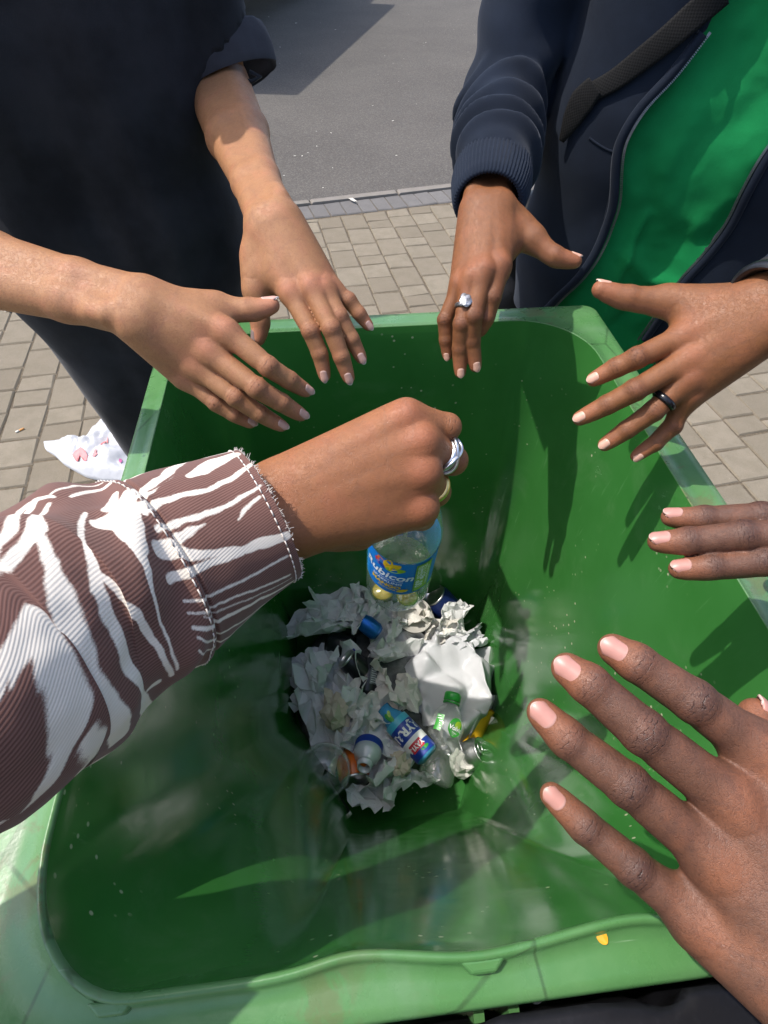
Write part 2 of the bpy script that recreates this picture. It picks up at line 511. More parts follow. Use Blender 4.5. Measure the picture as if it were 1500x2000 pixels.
def hand_attrs(g, v, nr):
    n = len(v); best = np.full(n, 9.0); ks = np.zeros(n); kp = np.zeros(n); tip = np.zeros(n); dors = np.clip(nr @ g['N'] * .5 + .5, 0, 1)
    for k, q in g['F'].items():
        r = g['R'][k]; s0 = 0
        seg = np.linalg.norm(np.diff(q, axis=0), axis=1); cum = np.r_[0, np.cumsum(seg)]
        for j in range(3):
            if k == 'thumb' and j == 0: continue
            a, b = q[j], q[j + 1]; ba = b - a
            t = ((v - a) @ ba) / (ba @ ba); tc = np.clip(t, -.15 if j == 0 else 0, 1.4 if j == 2 else 1)
            d = np.linalg.norm(v - a - tc[:, None] * ba, axis=1)
            sarc = cum[j] + tc * seg[j]
            m = d < best
            best[m] = d[m]
            s1 = sarc - cum[1]; s2 = sarc - cum[2]
            near = np.where(np.abs(s1) < np.abs(s2), s1, s2)
            dn = nr @ g['FN'][k]; up = sstep(.0, .75, dn)
            a1 = (np.exp(-(s1 / .0062) ** 2) if k != 'thumb' else .12 * np.exp(-(s1 / .006) ** 2)) + .75 * np.exp(-(s2 / .0042) ** 2)
            ks[m] = near[m] * 1000; kp[m] = (a1 * up)[m]
            tip[m] = sstep(cum[3] - .022, cum[3] - .002, sarc)[m]
            dors[m] = np.clip(dn * .5 + .5, 0, 1)[m]
    mc = np.zeros(n)
    for k in ('index', 'middle', 'ring', 'pinky'):
        c = g['F'][k][0] + g['N'] * .010
        mc = np.maximum(mc, np.exp(-(np.linalg.norm(v - c, axis=1) / .011) ** 2))
    far = best > .02
    ks[far] = 30; kp[far] = 0; tip[far] = 0
    return dict(skin=np.stack([kp, tip, dors, mc], 1), ks=ks)
def nail(g, k, parent, mat, name='fingernail', wide=.82, length=1.0):
    q, r = g['F'][k], g['R'][k]; n = g['FN'][k]
    a = nrm(q[3] - q[2]); n = nrm(n - a * np.dot(n, a)); b = np.cross(a, n)
    r0 = r[3]; L = r0 * 2.05 * length
    nu, nv = 15, 17
    u = np.linspace(-1, 1, nu); v = np.linspace(0, 1, nv)
    uu, vv = np.meshgrid(u, v)
    hw = wide * (1 - .30 * np.clip((.26 - vv) / .26, 0, 1) ** 2 - .45 * np.clip((vv - .74) / .26, 0, 1) ** 2.2)
    # rounded front: pull end rows back at the sides
    along = q[3] - a * (L * .52)
    pos = along + a[None, None] * ((vv - uu ** 2 * .12 * sstep(.55, 1, vv) + uu ** 2 * .10 * (1 - sstep(0, .4, vv))) * L)[..., None]
    tt = np.clip(((pos - q[2]) @ a) / np.linalg.norm(q[3] - q[2]), 0, 1.2)
    rr = r[2] * .95 + (r0 - r[2] * .95) * np.minimum(tt, 1)
    over = np.clip(((pos - q[3]) @ a) / r0, 0, 1.3)
    drop = rr * (1 - np.sqrt(np.clip(1 - (over * .62) ** 2, .05, 1)))
    ang = uu * hw * 1.02
    rad = rr * 1.03 + .0006 - .0010 * (1 - sstep(0, .10, vv)) - .0009 * sstep(.80, 1, np.abs(uu))
    rad = rad - drop
    p = pos + (np.sin(ang) * (rr))[..., None] * b + (np.cos(ang) * rad)[..., None] * n
    top = p.reshape(-1, 3)
    bot = (p - n * .0011).reshape(-1, 3)
    f = grid_faces(nu, nv); m = len(top)
    fc = [tuple(x) for x in f] + [tuple(x[::-1] + m) for x in f]
    ring = [i for i in range(nu)] + [i * nu + nu - 1 for i in range(1, nv)] + [(nv - 1) * nu + i for i in range(nu - 2, -1, -1)] + [i * nu for i in range(nv - 2, 0, -1)]
    for i in range(len(ring)):
        x, y = ring[i], ring[(i + 1) % len(ring)]
        fc.append((y, x, x + m, y + m))
    o = mesh(name, np.concatenate([top, bot]), fc, mat, parent, True,
             attrs=dict(tipw=np.r_[vv.ravel(), vv.ravel()] ))
    return o
def ring_band(g, k, t, name, mat, parent, wide=.005, thick=.0016, seg=0, rs=1.0, prof=None):
    q, r = g['F'][k], g['R'][k]
    c = q[seg] + (q[seg + 1] - q[seg]) * t; a = nrm(q[seg + 1] - q[seg]); rr = (r[seg] * (1 - t) + r[seg + 1] * t) * rs + .0004
    n = g['FN'][k]
    m = 9
    w = np.linspace(-1, 1, m) * wide / 2
    pf = [(rr, -wide / 2)] + [(rr + thick * math.sqrt(max(0, 1 - (x / (wide / 2)) ** 2)) * .9 + thick * .1, x) for x in w] + [(rr, wide / 2)]
    pf.append(pf[0])
    v, f = lathe(pf, 40)
    return v, f, c, a, n, rr
# ------------------------------------------------------------------ skin, nails, cloth, metal
def skin_mat(name, base, dark, tipc, palm, rough=.5, crease=1.0, sss=.04):
    t = NT(name)
    a = t.attr('skin'); sp = t.n('ShaderNodeSeparateColor'); t.l(a.outputs['Color'], sp.inputs[0])
    kp, tp, dz = sp.outputs[0], sp.outputs[1], sp.outputs[2]; mc = a.outputs['Alpha']
    oc = t.coord()
    big = t.ramp(t.noise(22, 3, .55, oc), .3, .7)
    mid = t.ramp(t.noise(130, 4, .65, oc), .3, .75)
    c = t.mix(t.math('MULTIPLY', big, .5), base, tuple(x * .86 for x in base))
    c = t.mix(t.math('MULTIPLY', mid, .35), c, dark)
    blot = t.ramp(t.noise(55, 2, .5, oc), .48, .72)
    c = t.mix(t.math('MULTIPLY', blot, .24), c, tipc)
    c = t.mix(t.math('MULTIPLY', mc, .55), c, tipc)
    c = t.mix(t.ramp(dz, .42, .12, 0, .75), c, palm)
    c = t.mix(t.math('MULTIPLY', tp, .55), c, tipc)
    kn = t.math('MULTIPLY', kp, t.ramp(t.noise(700, 3, .6, oc), .1, .8))
    c = t.mix(t.math('MULTIPLY', kn, .75 * crease), c, dark)
    vr = t.ramp(t.math('ABSOLUTE', t.math('SUBTRACT', t.noise(17, 1, .4, oc, .8), .5)), .022, .004)
    vr = t.math('MULTIPLY', vr, t.ramp(kp, .02, .0))
    c = t.mix(t.math('MULTIPLY', vr, .16), c, (dark[0] * .8, dark[1] * 1.05, dark[2] * 1.35))
    # wrinkles across the finger joints
    ks = t.attr('ks').outputs['Fac']
    wob = t.math('MULTIPLY_ADD', t.noise(260, 2, .5, oc), 3.4, ks)
    w = t.math('ABSOLUTE', t.math('SINE', t.math('MULTIPLY', wob, 1.35)))
    w = t.ramp(w, .0, .42)
    brk = t.ramp(t.noise(420, 2, .5, oc), .38, .62)
    cre = t.math('MULTIPLY', t.math('MULTIPLY', t.math('SUBTRACT', 1.0, w), brk), kp)
    c = t.mix(t.math('MULTIPLY', cre, .80 * crease), c, tuple(x * .38 for x in dark))
    cell = t.vor(1150, oc, 'DISTANCE_TO_EDGE'); lin = t.ramp(cell, 0.0, .14)
    c = t.mix(t.math('MULTIPLY', t.math('SUBTRACT', 1.0, lin), .16), c, tuple(x * .6 for x in dark))
    h = t.math('ADD', t.math('MULTIPLY', lin, .22), t.math('MULTIPLY', t.noise(900, 3, .6, oc), .35))
    h = t.math('ADD', h, t.math('MULTIPLY', t.noise(190, 2, .5, oc), .55))
    h = t.math('SUBTRACT', h, t.math('MULTIPLY', cre, 2.2))
    rid = t.math('ABSOLUTE', t.math('SUBTRACT', t.noise(240, 3, .55, t.mapping(oc, (1, 1, 1), (.4, .2, .7)), 1.5), .5)); fin = t.ramp(rid, .0, .045)
    c = t.mix(t.math('MULTIPLY', t.math('SUBTRACT', 1.0, fin), .22 * crease), c, tuple(x * .7 for x in dark))
    h = t.math('ADD', h, t.math('MULTIPLY', fin, .45))
    t.set(Base_Color=c, Roughness=t.ramp(t.noise(330, 3, .6, oc), .2, .8, rough - .07, rough + .12))
    t.b.inputs['Specular IOR Level'].default_value = .42
    t.b.inputs['Subsurface Weight'].default_value = sss
    t.b.inputs['Subsurface Radius'].default_value = (.004, .0016, .0008)
    t.b.inputs['Subsurface Scale'].default_value = 1.0
    t.bump(h, .42, .0007)
    return t.m
def nail_mat(name, bed, tipc, fr=.88):
    t = NT(name)
    c = t.mix(t.ramp(t.attr('tipw').outputs['Fac'], fr, fr + .05), bed, tipc)
    c = t.mix(t.ramp(t.attr('tipw').outputs['Fac'], .22, .10, 0, .30), c, tipc)
    c = t.mix(t.ramp(t.attr('tipw').outputs['Fac'], .07, .01, 0, .6), c, tuple(x * .45 for x in bed))  # cuticle shading painted as a dark band at the nail base
    c = t.mix(t.ramp(t.noise(300, 3, .6, t.coord()), .3, .7, 0, .25), c, tuple(x * .8 for x in bed))
    t.set(Base_Color=c, Roughness=.40); t.b.inputs['Coat Weight'].default_value = .05
    return t.m
def fabric(name, col, scale=900, rough=.95, fuzz=.25, amt=.25, sheen=.25, streak=0.0):
    t = NT(name); oc = t.coord()
    c = t.mix(t.ramp(t.noise(9, 4, .6, oc), .3, .7), tuple(x * (1 - amt) for x in col), tuple(x * (1 + amt) for x in col))
    f = t.noise(scale, 2, .6, oc)
    c = t.mix(t.ramp(f, .55, .8, 0, .25), c, tuple(min(1, x * 2.0 + .01) for x in col))
    t.set(Base_Color=c, Roughness=rough)
    t.b.inputs['Sheen Weight'].default_value = sheen; t.b.inputs['Sheen Roughness'].default_value = .45
    t.b.inputs['Sheen Tint'].default_value = tuple(min(1, x * 3 + .12) for x in col) + (1,)
    t.b.inputs['Specular IOR Level'].default_value = .2
    t.bump(t.math('ADD', t.math('MULTIPLY', f, .6), t.noise(scale * .25, 3, .6, oc)), fuzz, .0008)
    return t.m
SKIN_L = skin_mat('skin_tan', (.405, .198, .090), (.27, .105, .055), (.47, .170, .100), (.50, .26, .15), .5, 1.35)
SKIN_R = skin_mat('skin_brown', (.252, .098, .036), (.125, .044, .020), (.36, .125, .060), (.38, .165, .09), .47, 1.2)
SKIN_D = skin_mat('skin_dark', (.150, .070, .043), (.050, .024, .020), (.33, .120, .056), (.40, .165, .11), .46, 1.15)
SKIN_Z = skin_mat('skin_warm', (.320, .128, .052), (.20, .075, .034), (.35, .110, .056), (.48, .23, .15), .48, .7)
NAIL_L = nail_mat('nail_long', (.56, .33, .27), (.70, .62, .56))
NAIL_R = nail_mat('nail_brown', (.58, .33, .24), (.66, .52, .42), .92)
NAIL_D = nail_mat('nail_pink', (.46, .225, .185), (.62, .44, .38), .94)
NAIL_T = nail_mat('nail_painted', (.20, .14, .13), (.24, .18, .17))
SILVER = simple('silver', (.72, .72, .74), .28, 1.0, .1, 300)
GOLD = simple('gold', (.92, .68, .26), .36, 1.0, .1, 300)
ONYX = simple('black_ring', (.008, .008, .010), .18, 0.0, .1, 300)
# ------------------------------------------------------------------ ground
def ground_mats():
    t = NT('asphalt_surface'); oc = t.coord()
    sp = t.vor(260, oc); c1 = t.mix(t.ramp(t.noise(1.1, 4, .6, oc), .3, .7), (.069, .060, .051), (.091, .080, .068))
    st = t.vor(130, oc, 'F1', 'Color'); ss = t.n('ShaderNodeSeparateColor'); t.l(st, ss.inputs[0])
    c = t.mix(t.math('MULTIPLY', t.ramp(ss.outputs[0], .55, .95), .55), c1, (.165, .15, .13))
    c = t.mix(t.math('MULTIPLY', t.ramp(ss.outputs[1], .6, .95), .55), c, (.045, .043, .042))
    c = t.mix(t.math('MULTIPLY', t.ramp(t.noise(60, 3, .6, oc), .45, .75), .35), c, (.155, .14, .125))
    fl = t.ramp(t.vor(7, oc), .060, .035)
    c = t.mix(t.math('MULTIPLY', fl, t.ramp(t.noise(30, 2, .5, oc), .46, .56)), c, (.42, .40, .36))
    t.set(Base_Color=c, Roughness=.9); t.bump(t.math('ADD', t.math('MULTIPLY', sp, 1.0), t.noise(500, 3, .6, oc)), .55, .003)
    asp = t.m
    def stone(name, a, b, d):
        t = NT(name); oc = t.coord(); r = t.attr('rnd').outputs['Fac']
        c = t.mix(r, a, b)
        c = t.mix(t.math('MULTIPLY', t.ramp(t.noise(14, 4, .65, oc), .35, .7), .5), c, d)
        c = t.mix(t.ramp(t.noise(420, 2, .7, oc), .52, .72, 0, .5), c, tuple(x * .45 for x in d))
        c = t.mix(t.ramp(t.noise(300, 2, .7, oc), .60, .75, 0, .55), c, tuple(min(1, x * 1.7) for x in a))
        c = t.mix(t.ramp(t.vor(24, oc), .03, .018, 0, .6), c, (.46, .42, .34))
        t.set(Base_Color=c, Roughness=.92)
        t.bump(t.math('ADD', t.noise(350, 4, .7, oc), t.math('MULTIPLY', t.noise(60, 3, .6, oc), .7)), .7, .003)
        return t.m
    pav = stone('paver_stone', (.178, .146, .104), (.238, .200, .146), (.152, .128, .086))
    grey = stone('grey_paver', (.128, .119, .112), (.158, .147, .138), (.108, .100, .094))
    kerb = stone('kerb_stone', (.19, .17, .145), (.215, .19, .165), (.15, .135, .11))
    j = NT('joint_sand'); oc = j.coord()
    j.set(Base_Color=j.mix(j.ramp(j.noise(90, 4, .7, oc), .35, .7), (.085, .066, .045), (.17, .135, .09)), Roughness=1.0)
    j.bump(j.noise(500, 3, .7, oc), .8, .004)
    return asp, pav, grey, kerb, j.m
M_ASPH, M_PAV, M_GREY, M_KERB, M_JOINT = ground_mats()
KA, KB = np.array([-0.257, 3.945]), np.array([0.871, 4.178])       # foot of the kerb line, measured on the ground
kd = nrm(KB - KA); kn = np.array([-kd[1], kd[0]])
def K2(u, v, z=0.0): q = KA + kd * u + kn * v; return (q[0], q[1], z)
# asphalt sheet to the horizon (beyond the kerb) and the sand bed under the pavers
mesh('asphalt_road', [K2(-150, .05, .002), K2(150, .05, .002), K2(150, 200, .002), K2(-150, 200, .002)], [(0, 1, 2, 3)], M_ASPH)['kind'] = 'structure'
mesh('ground', [(-150, -150, -.006), (150, -150, -.006), (150, 200, -.006), (-150, 200, -.006)], [(0, 1, 2, 3)], M_JOINT)['kind'] = 'structure'
def block(acc, rnd, quad, h, z0=-.03, bev=.006, inset=.003, jit=.0022):
    q = np.array(quad, float)[:, :2]; c = q.mean(0)
    q = q + RNG.normal(0, jit, q.shape)
    e = lambda d: np.array([p + nrm(c - p) * d * 1.3 for p in q])
    a = e(inset); b = e(inset + bev); dz = RNG.normal(0, .0012, 4)
    v = [(*p, z0) for p in a] + [(*p, h - bev + dz[i]) for i, p in enumerate(a)] + [(*p, h + dz[i]) for i, p in enumerate(b)]
    f = [(0, 1, 5, 4), (1, 2, 6, 5), (2, 3, 7, 6), (3, 0, 4, 7), (4, 5, 9, 8), (5, 6, 10, 9), (6, 7, 11, 10), (7, 4, 8, 11), (8, 9, 10, 11)]
    acc.add(v, f); rnd += [RNG.random()] * 12
ang = math.radians(6.5)
ca, sa = math.cos(ang), math.sin(ang)
def pv(a, b): return (a * ca - b * sa, a * sa + b * ca)            # paver axes: a across, b along the courses
acc = Acc(); rnd = []
W0 = .1485
for i in range(-30, 24):
    b = -1.6 + RNG.random() * .2
    while b < 5.4:
        L = RNG.choice([.105, .16, .21], p=[.3, .35, .35])
        q = [pv(i * W0 + .03, b), pv((i + 1) * W0 + .03, b), pv((i + 1) * W0 + .03, b + L), pv(i * W0 + .03, b + L)]
        b += L
        vv = [np.dot(np.array(p) - KA, kn) for p in q]
        uu = [np.dot(np.array(p) - KA, kd) for p in q]
        inb = max(vv) > -1.27 and max(uu) > 1.27 and min(uu) < 1.41
        if max(vv) < -.235 and not inb:
            block(acc, rnd, q, 0.0)
        elif min(vv) < -.24 and max(vv) < -.05 and not inb:      # cut blocks along the border
            q2 = []
            for p in q:
                v = np.dot(np.array(p) - KA, kn)
                q2.append(tuple(np.array(p) - kn * max(0, v + .238)))
            if abs(np.linalg.norm(np.array(q2[3]) - q2[0])) > .02: block(acc, rnd, q2, 0.0)
o = mesh('paving', np.concatenate(acc.v), acc.f, M_PAV, None, False, dict(rnd=rnd)); o['kind'] = 'structure'
acc = Acc(); rnd = []
for i in range(-40, 40):
    u = i * .104
    block(acc, rnd, [K2(u, -.225), K2(u + .104, -.225), K2(u + .104, -.018), K2(u, -.018)], .002)
for i in range(0, 5):
    v = -.235 - i * .205
    block(acc, rnd, [K2(1.285, v - .205), K2(1.395, v - .205), K2(1.395, v), K2(1.285, v)], .002)
o = mesh('paving_border', np.concatenate(acc.v), acc.f, M_GREY, None, False, dict(rnd=rnd)); o['kind'] = 'structure'
acc = Acc(); rnd = []
for i in range(-10, 10):
    u = i * .60 + .13
    block(acc, rnd, [K2(u, -.012), K2(u + .6, -.012), K2(u + .6, .050), K2(u, .050)], .012, bev=.008, inset=.003)
o = mesh('kerb', np.concatenate(acc.v), acc.f, M_KERB, None, False, dict(rnd=rnd)); o['kind'] = 'structure'
# ------------------------------------------------------------------ wheelie bin
def bin_mats():
    t = NT('bin_inside'); oc = t.coord()
    c = t.mix(t.ramp(t.noise(5, 4, .6, oc), .3, .7), (.032, .152, .028), (.044, .182, .040))
    dust = t.ramp(t.noise(9, 6, .7, oc, .6), .52, .80)
    mp = t.mapping(oc, (60, 60, 5)); scr = t.ramp(t.noise(1.5, 4, .7, mp), .60, .78)
    c = t.mix(t.math('MULTIPLY', scr, t.math('MULTIPLY', t.ramp(t.noise(4, 2, .5, oc), .45, .62), .35)), c, (.25, .42, .22))
    c = t.mix(t.math('MULTIPLY', dust, .22), c, (.17, .27, .14))
    spk = t.math('MULTIPLY', t.ramp(t.vor(75, oc), .15, .08), t.ramp(t.noise(11, 2, .5, oc), .50, .62))
    c = t.mix(spk, c, (.42, .44, .28))
    r = t.math('ADD', t.ramp(t.noise(26, 4, .6, oc), .3, .7, .11, .18), t.math('MULTIPLY', dust, .20))
    t.set(Base_Color=c, Roughness=r); t.b.inputs['Specular IOR Level'].default_value = .55
    t.bump(t.math('ADD', t.noise(7, 2, .5, oc), t.math('MULTIPLY', t.noise(240, 3, .6, oc), .06)), .05, .012)
    ins = t.m
    t = NT('bin_rim'); oc = t.coord()
    c = t.mix(t.ramp(t.noise(11, 5, .65, oc), .3, .7), (.070, .195, .060), (.100, .232, .082))
    ch = t.ramp(t.noise(4.3, 5, .65, oc, .8), .50, .72)
    c = t.mix(t.math('MULTIPLY', ch, .45), c, (.17, .27, .165))
    mp = t.mapping(oc, (9, 160, 30), (0, 0, .5)); sc = t.ramp(t.noise(1.2, 4, .75, mp), .66, .78)
    c = t.mix(t.math('MULTIPLY', sc, .65), c, (.36, .48, .34))
    ln_ = t.math('MULTIPLY', t.ramp(t.vor(15, t.mapping(oc, (1, .6, 1), (0, 0, .6)), 'DISTANCE_TO_EDGE'), .022, .004), t.ramp(t.noise(8, 3, .6, oc), .53, .60))
    c = t.mix(t.math('MULTIPLY', ln_, .6), c, (.035, .075, .03))
    st = t.math('MULTIPLY', t.math('MULTIPLY', t.ramp(t.noise(30, 5, .72, oc, .8), .50, .60), t.ramp(t.noise(6, 2, .5, oc), .50, .60)), .55)
    c = t.mix(st, c, (.14, .13, .06))
    dk = t.math('MULTIPLY', t.ramp(t.vor(38, oc), .10, .05), t.ramp(t.noise(9, 2, .5, oc), .55, .68))
    c = t.mix(dk, c, (.02, .035, .03))
    t.set(Base_Color=c, Roughness=t.ramp(t.noise(35, 4, .6, oc), .3, .7, .24, .42)); t.b.inputs['Specular IOR Level'].default_value = .5
    t.bump(t.math('ADD', t.noise(60, 3, .6, oc), t.math('MULTIPLY', t.noise(420, 3, .6, oc), .3)), .22, .0015)
    rim = t.m
    # grubby base colour below the rim outside
    t = NT('bin_outside'); oc = t.coord()
    t.set(Base_Color=t.mix(t.ramp(t.noise(8, 5, .6, oc), .3, .7), (.06, .21, .07), (.085, .25, .09)), Roughness=.45)
    t.bump(t.noise(200, 3, .6, oc), .15, .001)
    return ins, rim, t.m
M_BIN, M_RIM, M_BINO = bin_mats()
def arc(c, r, a0, a1, n):
    a = np.radians(np.linspace(a0, a1, n)); return [(c[0] + r * math.cos(x), c[1] + r * math.sin(x)) for x in a]
def lin(a, b, n): return [(a[0] + (b[0] - a[0]) * t, a[1] + (b[1] - a[1]) * t) for t in np.linspace(0, 1, n)]
def side(*segs): return np.array([p for s in segs for p in s])
XL, XR, YF, YN = -.262, .246, .653, .026
def section_top():
    rF, rR, rN = .075, .085, .075
    return side(lin((XL + rF, YF), (XR - rR, YF), 30), arc((XR - rR, YF - rR), rR, 90, 0, 14)[1:],
                lin((XR, YF - rR), (XR, YN + rN + .004), 30)[1:], arc((XR - rN, YN + rN + .004), rN, 0, -90, 14)[1:],
                lin((XR - rN, YN + .004), (.098, YN + .001), 8)[1:], lin((.098, YN + .001), (.068, YN + .007), 6)[1:],
                lin((.068, YN + .007), (-.020, YN - .003), 10)[1:], lin((-.020, YN - .003), (-.088, YN + .007), 10)[1:], lin((-.088, YN + .007), (-.124, YN), 7)[1:],
                lin((-.124, YN), (XL + .062, YN), 8)[1:], arc((XL + .062, YN + .075), .075, -90, -180, 14)[1:] if False else [(XL + .062 - .062 * math.sin(a), YN + .078 - .078 * math.cos(a)) for a in np.radians(np.linspace(0, 90, 14))][1:],
                lin((XL, YN + .078), (XL, YF - rF), 30)[1:], arc((XL + rF, YF - rF), rF, 180, 90, 14)[1:-1])
def section_low(z):
    # section at height .42, extrapolated by the loft
    return side(lin((-.180, .625), (.186, .625), 30), arc((.186, .611), .014, 90, 0, 14)[1:],
                lin((.200, .611), (.194, .42), 30)[1:], lin((.192, .41), (.162, .37), 14)[1:],
                lin((.155, .36), (.094, .243), 8)[1:], lin((.090, .236), (.078, .232), 6)[1:],
                lin((.076, .232), (.0, .230), 10)[1:], lin((.0, .230), (-.078, .226), 10)[1:], lin((-.080, .226), (-.092, .232), 7)[1:],
                lin((-.094, .238), (-.150, .35), 8)[1:], lin((-.155, .36), (-.192, .41), 14)[1:],
                lin((-.194, .42), (-.194, .611), 30)[1:], arc((-.180, .611), .014, 180, 90, 14)[1:-1])
S0, S1 = section_top(), section_low(.42)
def smooth_near(S, k):
    m = (S[:, 1] < .045) & (np.abs(S[:, 0]) < .2)
    for _ in range(k):
        T = (np.roll(S, 1, 0) + 2 * S + np.roll(S, -1, 0)) / 4
        S = np.where(m[:, None], T, S)
    return S
S0 = smooth_near(S0, 6)
assert len(S0) == len(S1), (len(S0), len(S1))
NS = len(S0)
cen = np.array([(XL + XR) / 2, .35])
def outer(r=.012, e=0.0):
    xl, xr, yf, yn = -.2885 + e, .289 - e, .6978 - e, .0 + e
    return side(lin((xl + r, yf), (xr - r, yf), 30), arc((xr - r, yf - r), r, 90, 0, 14)[1:],
                lin((xr, yf - r), (xr, yn + r), 30)[1:], arc((xr - r, yn + r), r, 0, -90, 14)[1:],
                lin((xr - r, yn), (.098, yn), 8)[1:], lin((.098, yn), (.068, yn), 6)[1:], lin((.068, yn), (-.02, yn), 10)[1:], lin((-.02, yn), (-.088, yn), 10)[1:], lin((-.088, yn), (-.124, yn), 7)[1:],
                lin((-.124, yn), (xl + r, yn), 8)[1:], arc((xl + r, yn + r), r, 270, 180, 14)[1:],
                lin((xl, yn + r), (xl, yf - r), 30)[1:], arc((xl + r, yf - r), r, 180, 90, 14)[1:-1])
def widen(q):
    q = np.array(q); k = sstep(.34, .12, q[:, 1]) * (q[:, 0] < -.2); q[:, 0] -= .030 * k; return q
O0 = widen(outer())
nin = nrm(cen - S0)
seg = np.roll(S0, -1, 0) - np.roll(S0, 1, 0)
out2 = nrm(np.stack([-seg[:, 1], seg[:, 0]], 1)); out2 *= np.sign(np.einsum('ij,ij->i', out2, S0 - cen))[:, None]
nearw = sstep(.16, .05, S0[:, 1])                                   # the raised bead runs along the near side
leftw = sstep(.30, .12, S0[:, 1]) * (S0[:, 0] < -.2)
bead = np.maximum(nearw, leftw * .8)
bh = .0024 + .0090 * bead; bw = .0022 + .0038 * bead
rows = []; mi = []
def row(xy, z): rows.append(np.column_stack([xy, np.broadcast_to(z, (NS,))]))
zs = [.36, .38, .40, .42, .55, .68, .8, .9, .97, 1.02, 1.05, 1.064]
for z in zs:
    t = (RIM - z) / (RIM - .42)
    tt = t if t < 1 else 1 + (t - 1) * .35
    q = S0 + (S1 - S0) * tt
    q = q + out2 * (.0012 * np.sin(z * 9 + S0[:, :1] * 14 + S0[:, 1:] * 11))    # moulded plastic is never quite flat
    row(q, z)
row(S0 + out2 * .0006, RIM + bh * .55); row(S0 + out2 * (bw * .3)[:, None], RIM + bh * .95)
row(S0 + out2 * (bw * .7)[:, None], RIM + bh); row(S0 + out2 * bw[:, None], RIM + bh * .55)
row(S0 + out2 * (bw + .0012)[:, None], RIM - .0005)
mid = S0 + out2 * (bw + .0012)[:, None]
for t in (.35, .7, .93): row(mid + (O0 - mid) * t, RIM - .001 - .004 * t * t)
row(O0 + (O0 - mid) * .0, RIM - .008); row(widen(outer(.012, -.0005)), RIM - .014)
n_rim_end = len(rows)
row(widen(outer(.012, .000)), RIM - .032); row(widen(outer(.012, .004)), RIM - .033)
ob = lambda e, k: np.clip(O0, [-.2885 + e, .010 + e * .18], [.289 - e, .6978 - e])
row(ob(.026, 0), RIM - .034)
for z, e in ((.95, .028), (.6, .045), (.3, .06), (.06, .075)): row(ob(e, 0), z)
V = np.concatenate(rows); F = grid_faces(NS, len(rows), True)
nf = NS; mi = np.zeros(len(F), int)
mi[nf * (len(zs)):] = 1
mi[nf * (n_rim_end):] = 2
bin_root = empty('wheelie_bin', (0, .35, 0), 'open green plastic wheelie bin without its lid, holding white paper litter at the bottom', 'bin')
def floor_face(r): return tuple(range(r * NS, r * NS + NS))
faces = [tuple(q[::-1]) for q in F] + [floor_face(0), floor_face(len(rows) - 1)[::-1]]
mi = list(mi) + [0, 2]
mesh('body', V, faces, [M_BIN, M_RIM, M_BINO], bin_root, True, mat_idx=mi)
# moulded tabs on the bead, and the bracket rib under the near rim
for (px, py) in ((938, 1866), (232, 1922)):
    acc = Acc(); c = AZ(px, py, RIM)
    y0 = c[1] - (.0015 if px > 500 else .0065); w = .013; d = .0065
    top = [(c[0] - w, y0), (c[0] + w, y0), (c[0] + w * .5, y0 - d), (c[0] - w * .5, y0 - d)]
    v = [(x, y, RIM - .004) for x, y in top] + [(x, y, RIM + (.0085 if i < 2 else .006)) for i, (x, y) in enumerate(top)]
    acc.add(v, [(0, 3, 2, 1), (4, 5, 6, 7), (0, 1, 5, 4), (1, 2, 6, 5), (2, 3, 7, 6), (3, 0, 4, 7)])
    o = acc.build('rim_tab', M_RIM, bin_root, False)
    b = o.modifiers.new('b', 'BEVEL'); b.width = .002; b.segments = 3
acc = Acc()
cx = -.0235
for dx, s in ((0, 1), (.02, -1)):
    v = [(cx + dx, -.001, RIM - .03), (cx + dx + .006, -.001, RIM - .03), (cx + dx + .006, -.030, RIM - .05), (cx + dx, -.030, RIM - .05),
         (cx + dx, .0, RIM - .12), (cx + dx + .006, .0, RIM - .12), (cx + dx + .006, -.022, RIM - .10), (cx + dx, -.022, RIM - .10)]
    acc.add(v, [(0, 1, 2, 3), (4, 7, 6, 5), (0, 4, 5, 1), (1, 5, 6, 2), (2, 6, 7, 3), (3, 7, 4, 0)])
acc.build('hinge_bracket', M_RIM, bin_root, False)
for sx in (-1, 1):
    v, f = lathe([(.0, -.03), (.05, -.03), (.1, -.026), (.1, .026), (.05, .03), (.0, .03)], 32)
    mesh('wheel', place(v, (sx * .245, .06, .1), (1, 0, 0)), f, simple('tyre', (.012, .012, .012), .8), bin_root)
# ------------------------------------------------------------------ litter in the bin
def paper_mat(name, col, warm=.0, trans=.25, rough=.85):
    t = NT(name); oc = t.coord()
    c = t.mix(t.ramp(t.noise(18, 4, .6, oc), .3, .7), col, tuple(x * .93 for x in col))
    stn = t.math('MULTIPLY', t.ramp(t.noise(24, 4, .6, oc, .5), .60, .78), warm)
    c = t.mix(stn, c, (.48, .36, .22))
    t.set(Base_Color=c, Roughness=rough)
    t.bump(t.math('ADD', t.vor(75, oc, 'F1'), t.math('MULTIPLY', t.noise(700, 2, .6, oc), .1)), .16, .002)
    tr = t.n('ShaderNodeBsdfTranslucent'); t.l(c, tr.inputs[0])
    mx = t.n('ShaderNodeMixShader'); mx.inputs[0].default_value = trans
    t.l(t.b.outputs[0], mx.inputs[1]); t.l(tr.outputs[0], mx.inputs[2]); t.l(mx.outputs[0], t.out.inputs[0])
    return t.m
PAPER = paper_mat('tissue_paper', (.90, .90, .885), .10, .30)
PAPERW = paper_mat('tissue_warm', (.84, .81, .75), .45, .30)
BEIGE = paper_mat('tissue_beige', (.74, .64, .50), .6)
FILM = paper_mat('plastic_film', (.82, .82, .84), .0, .38, .30)
CARD = paper_mat('white_card', (.80, .80, .80), .1, .1, .6)
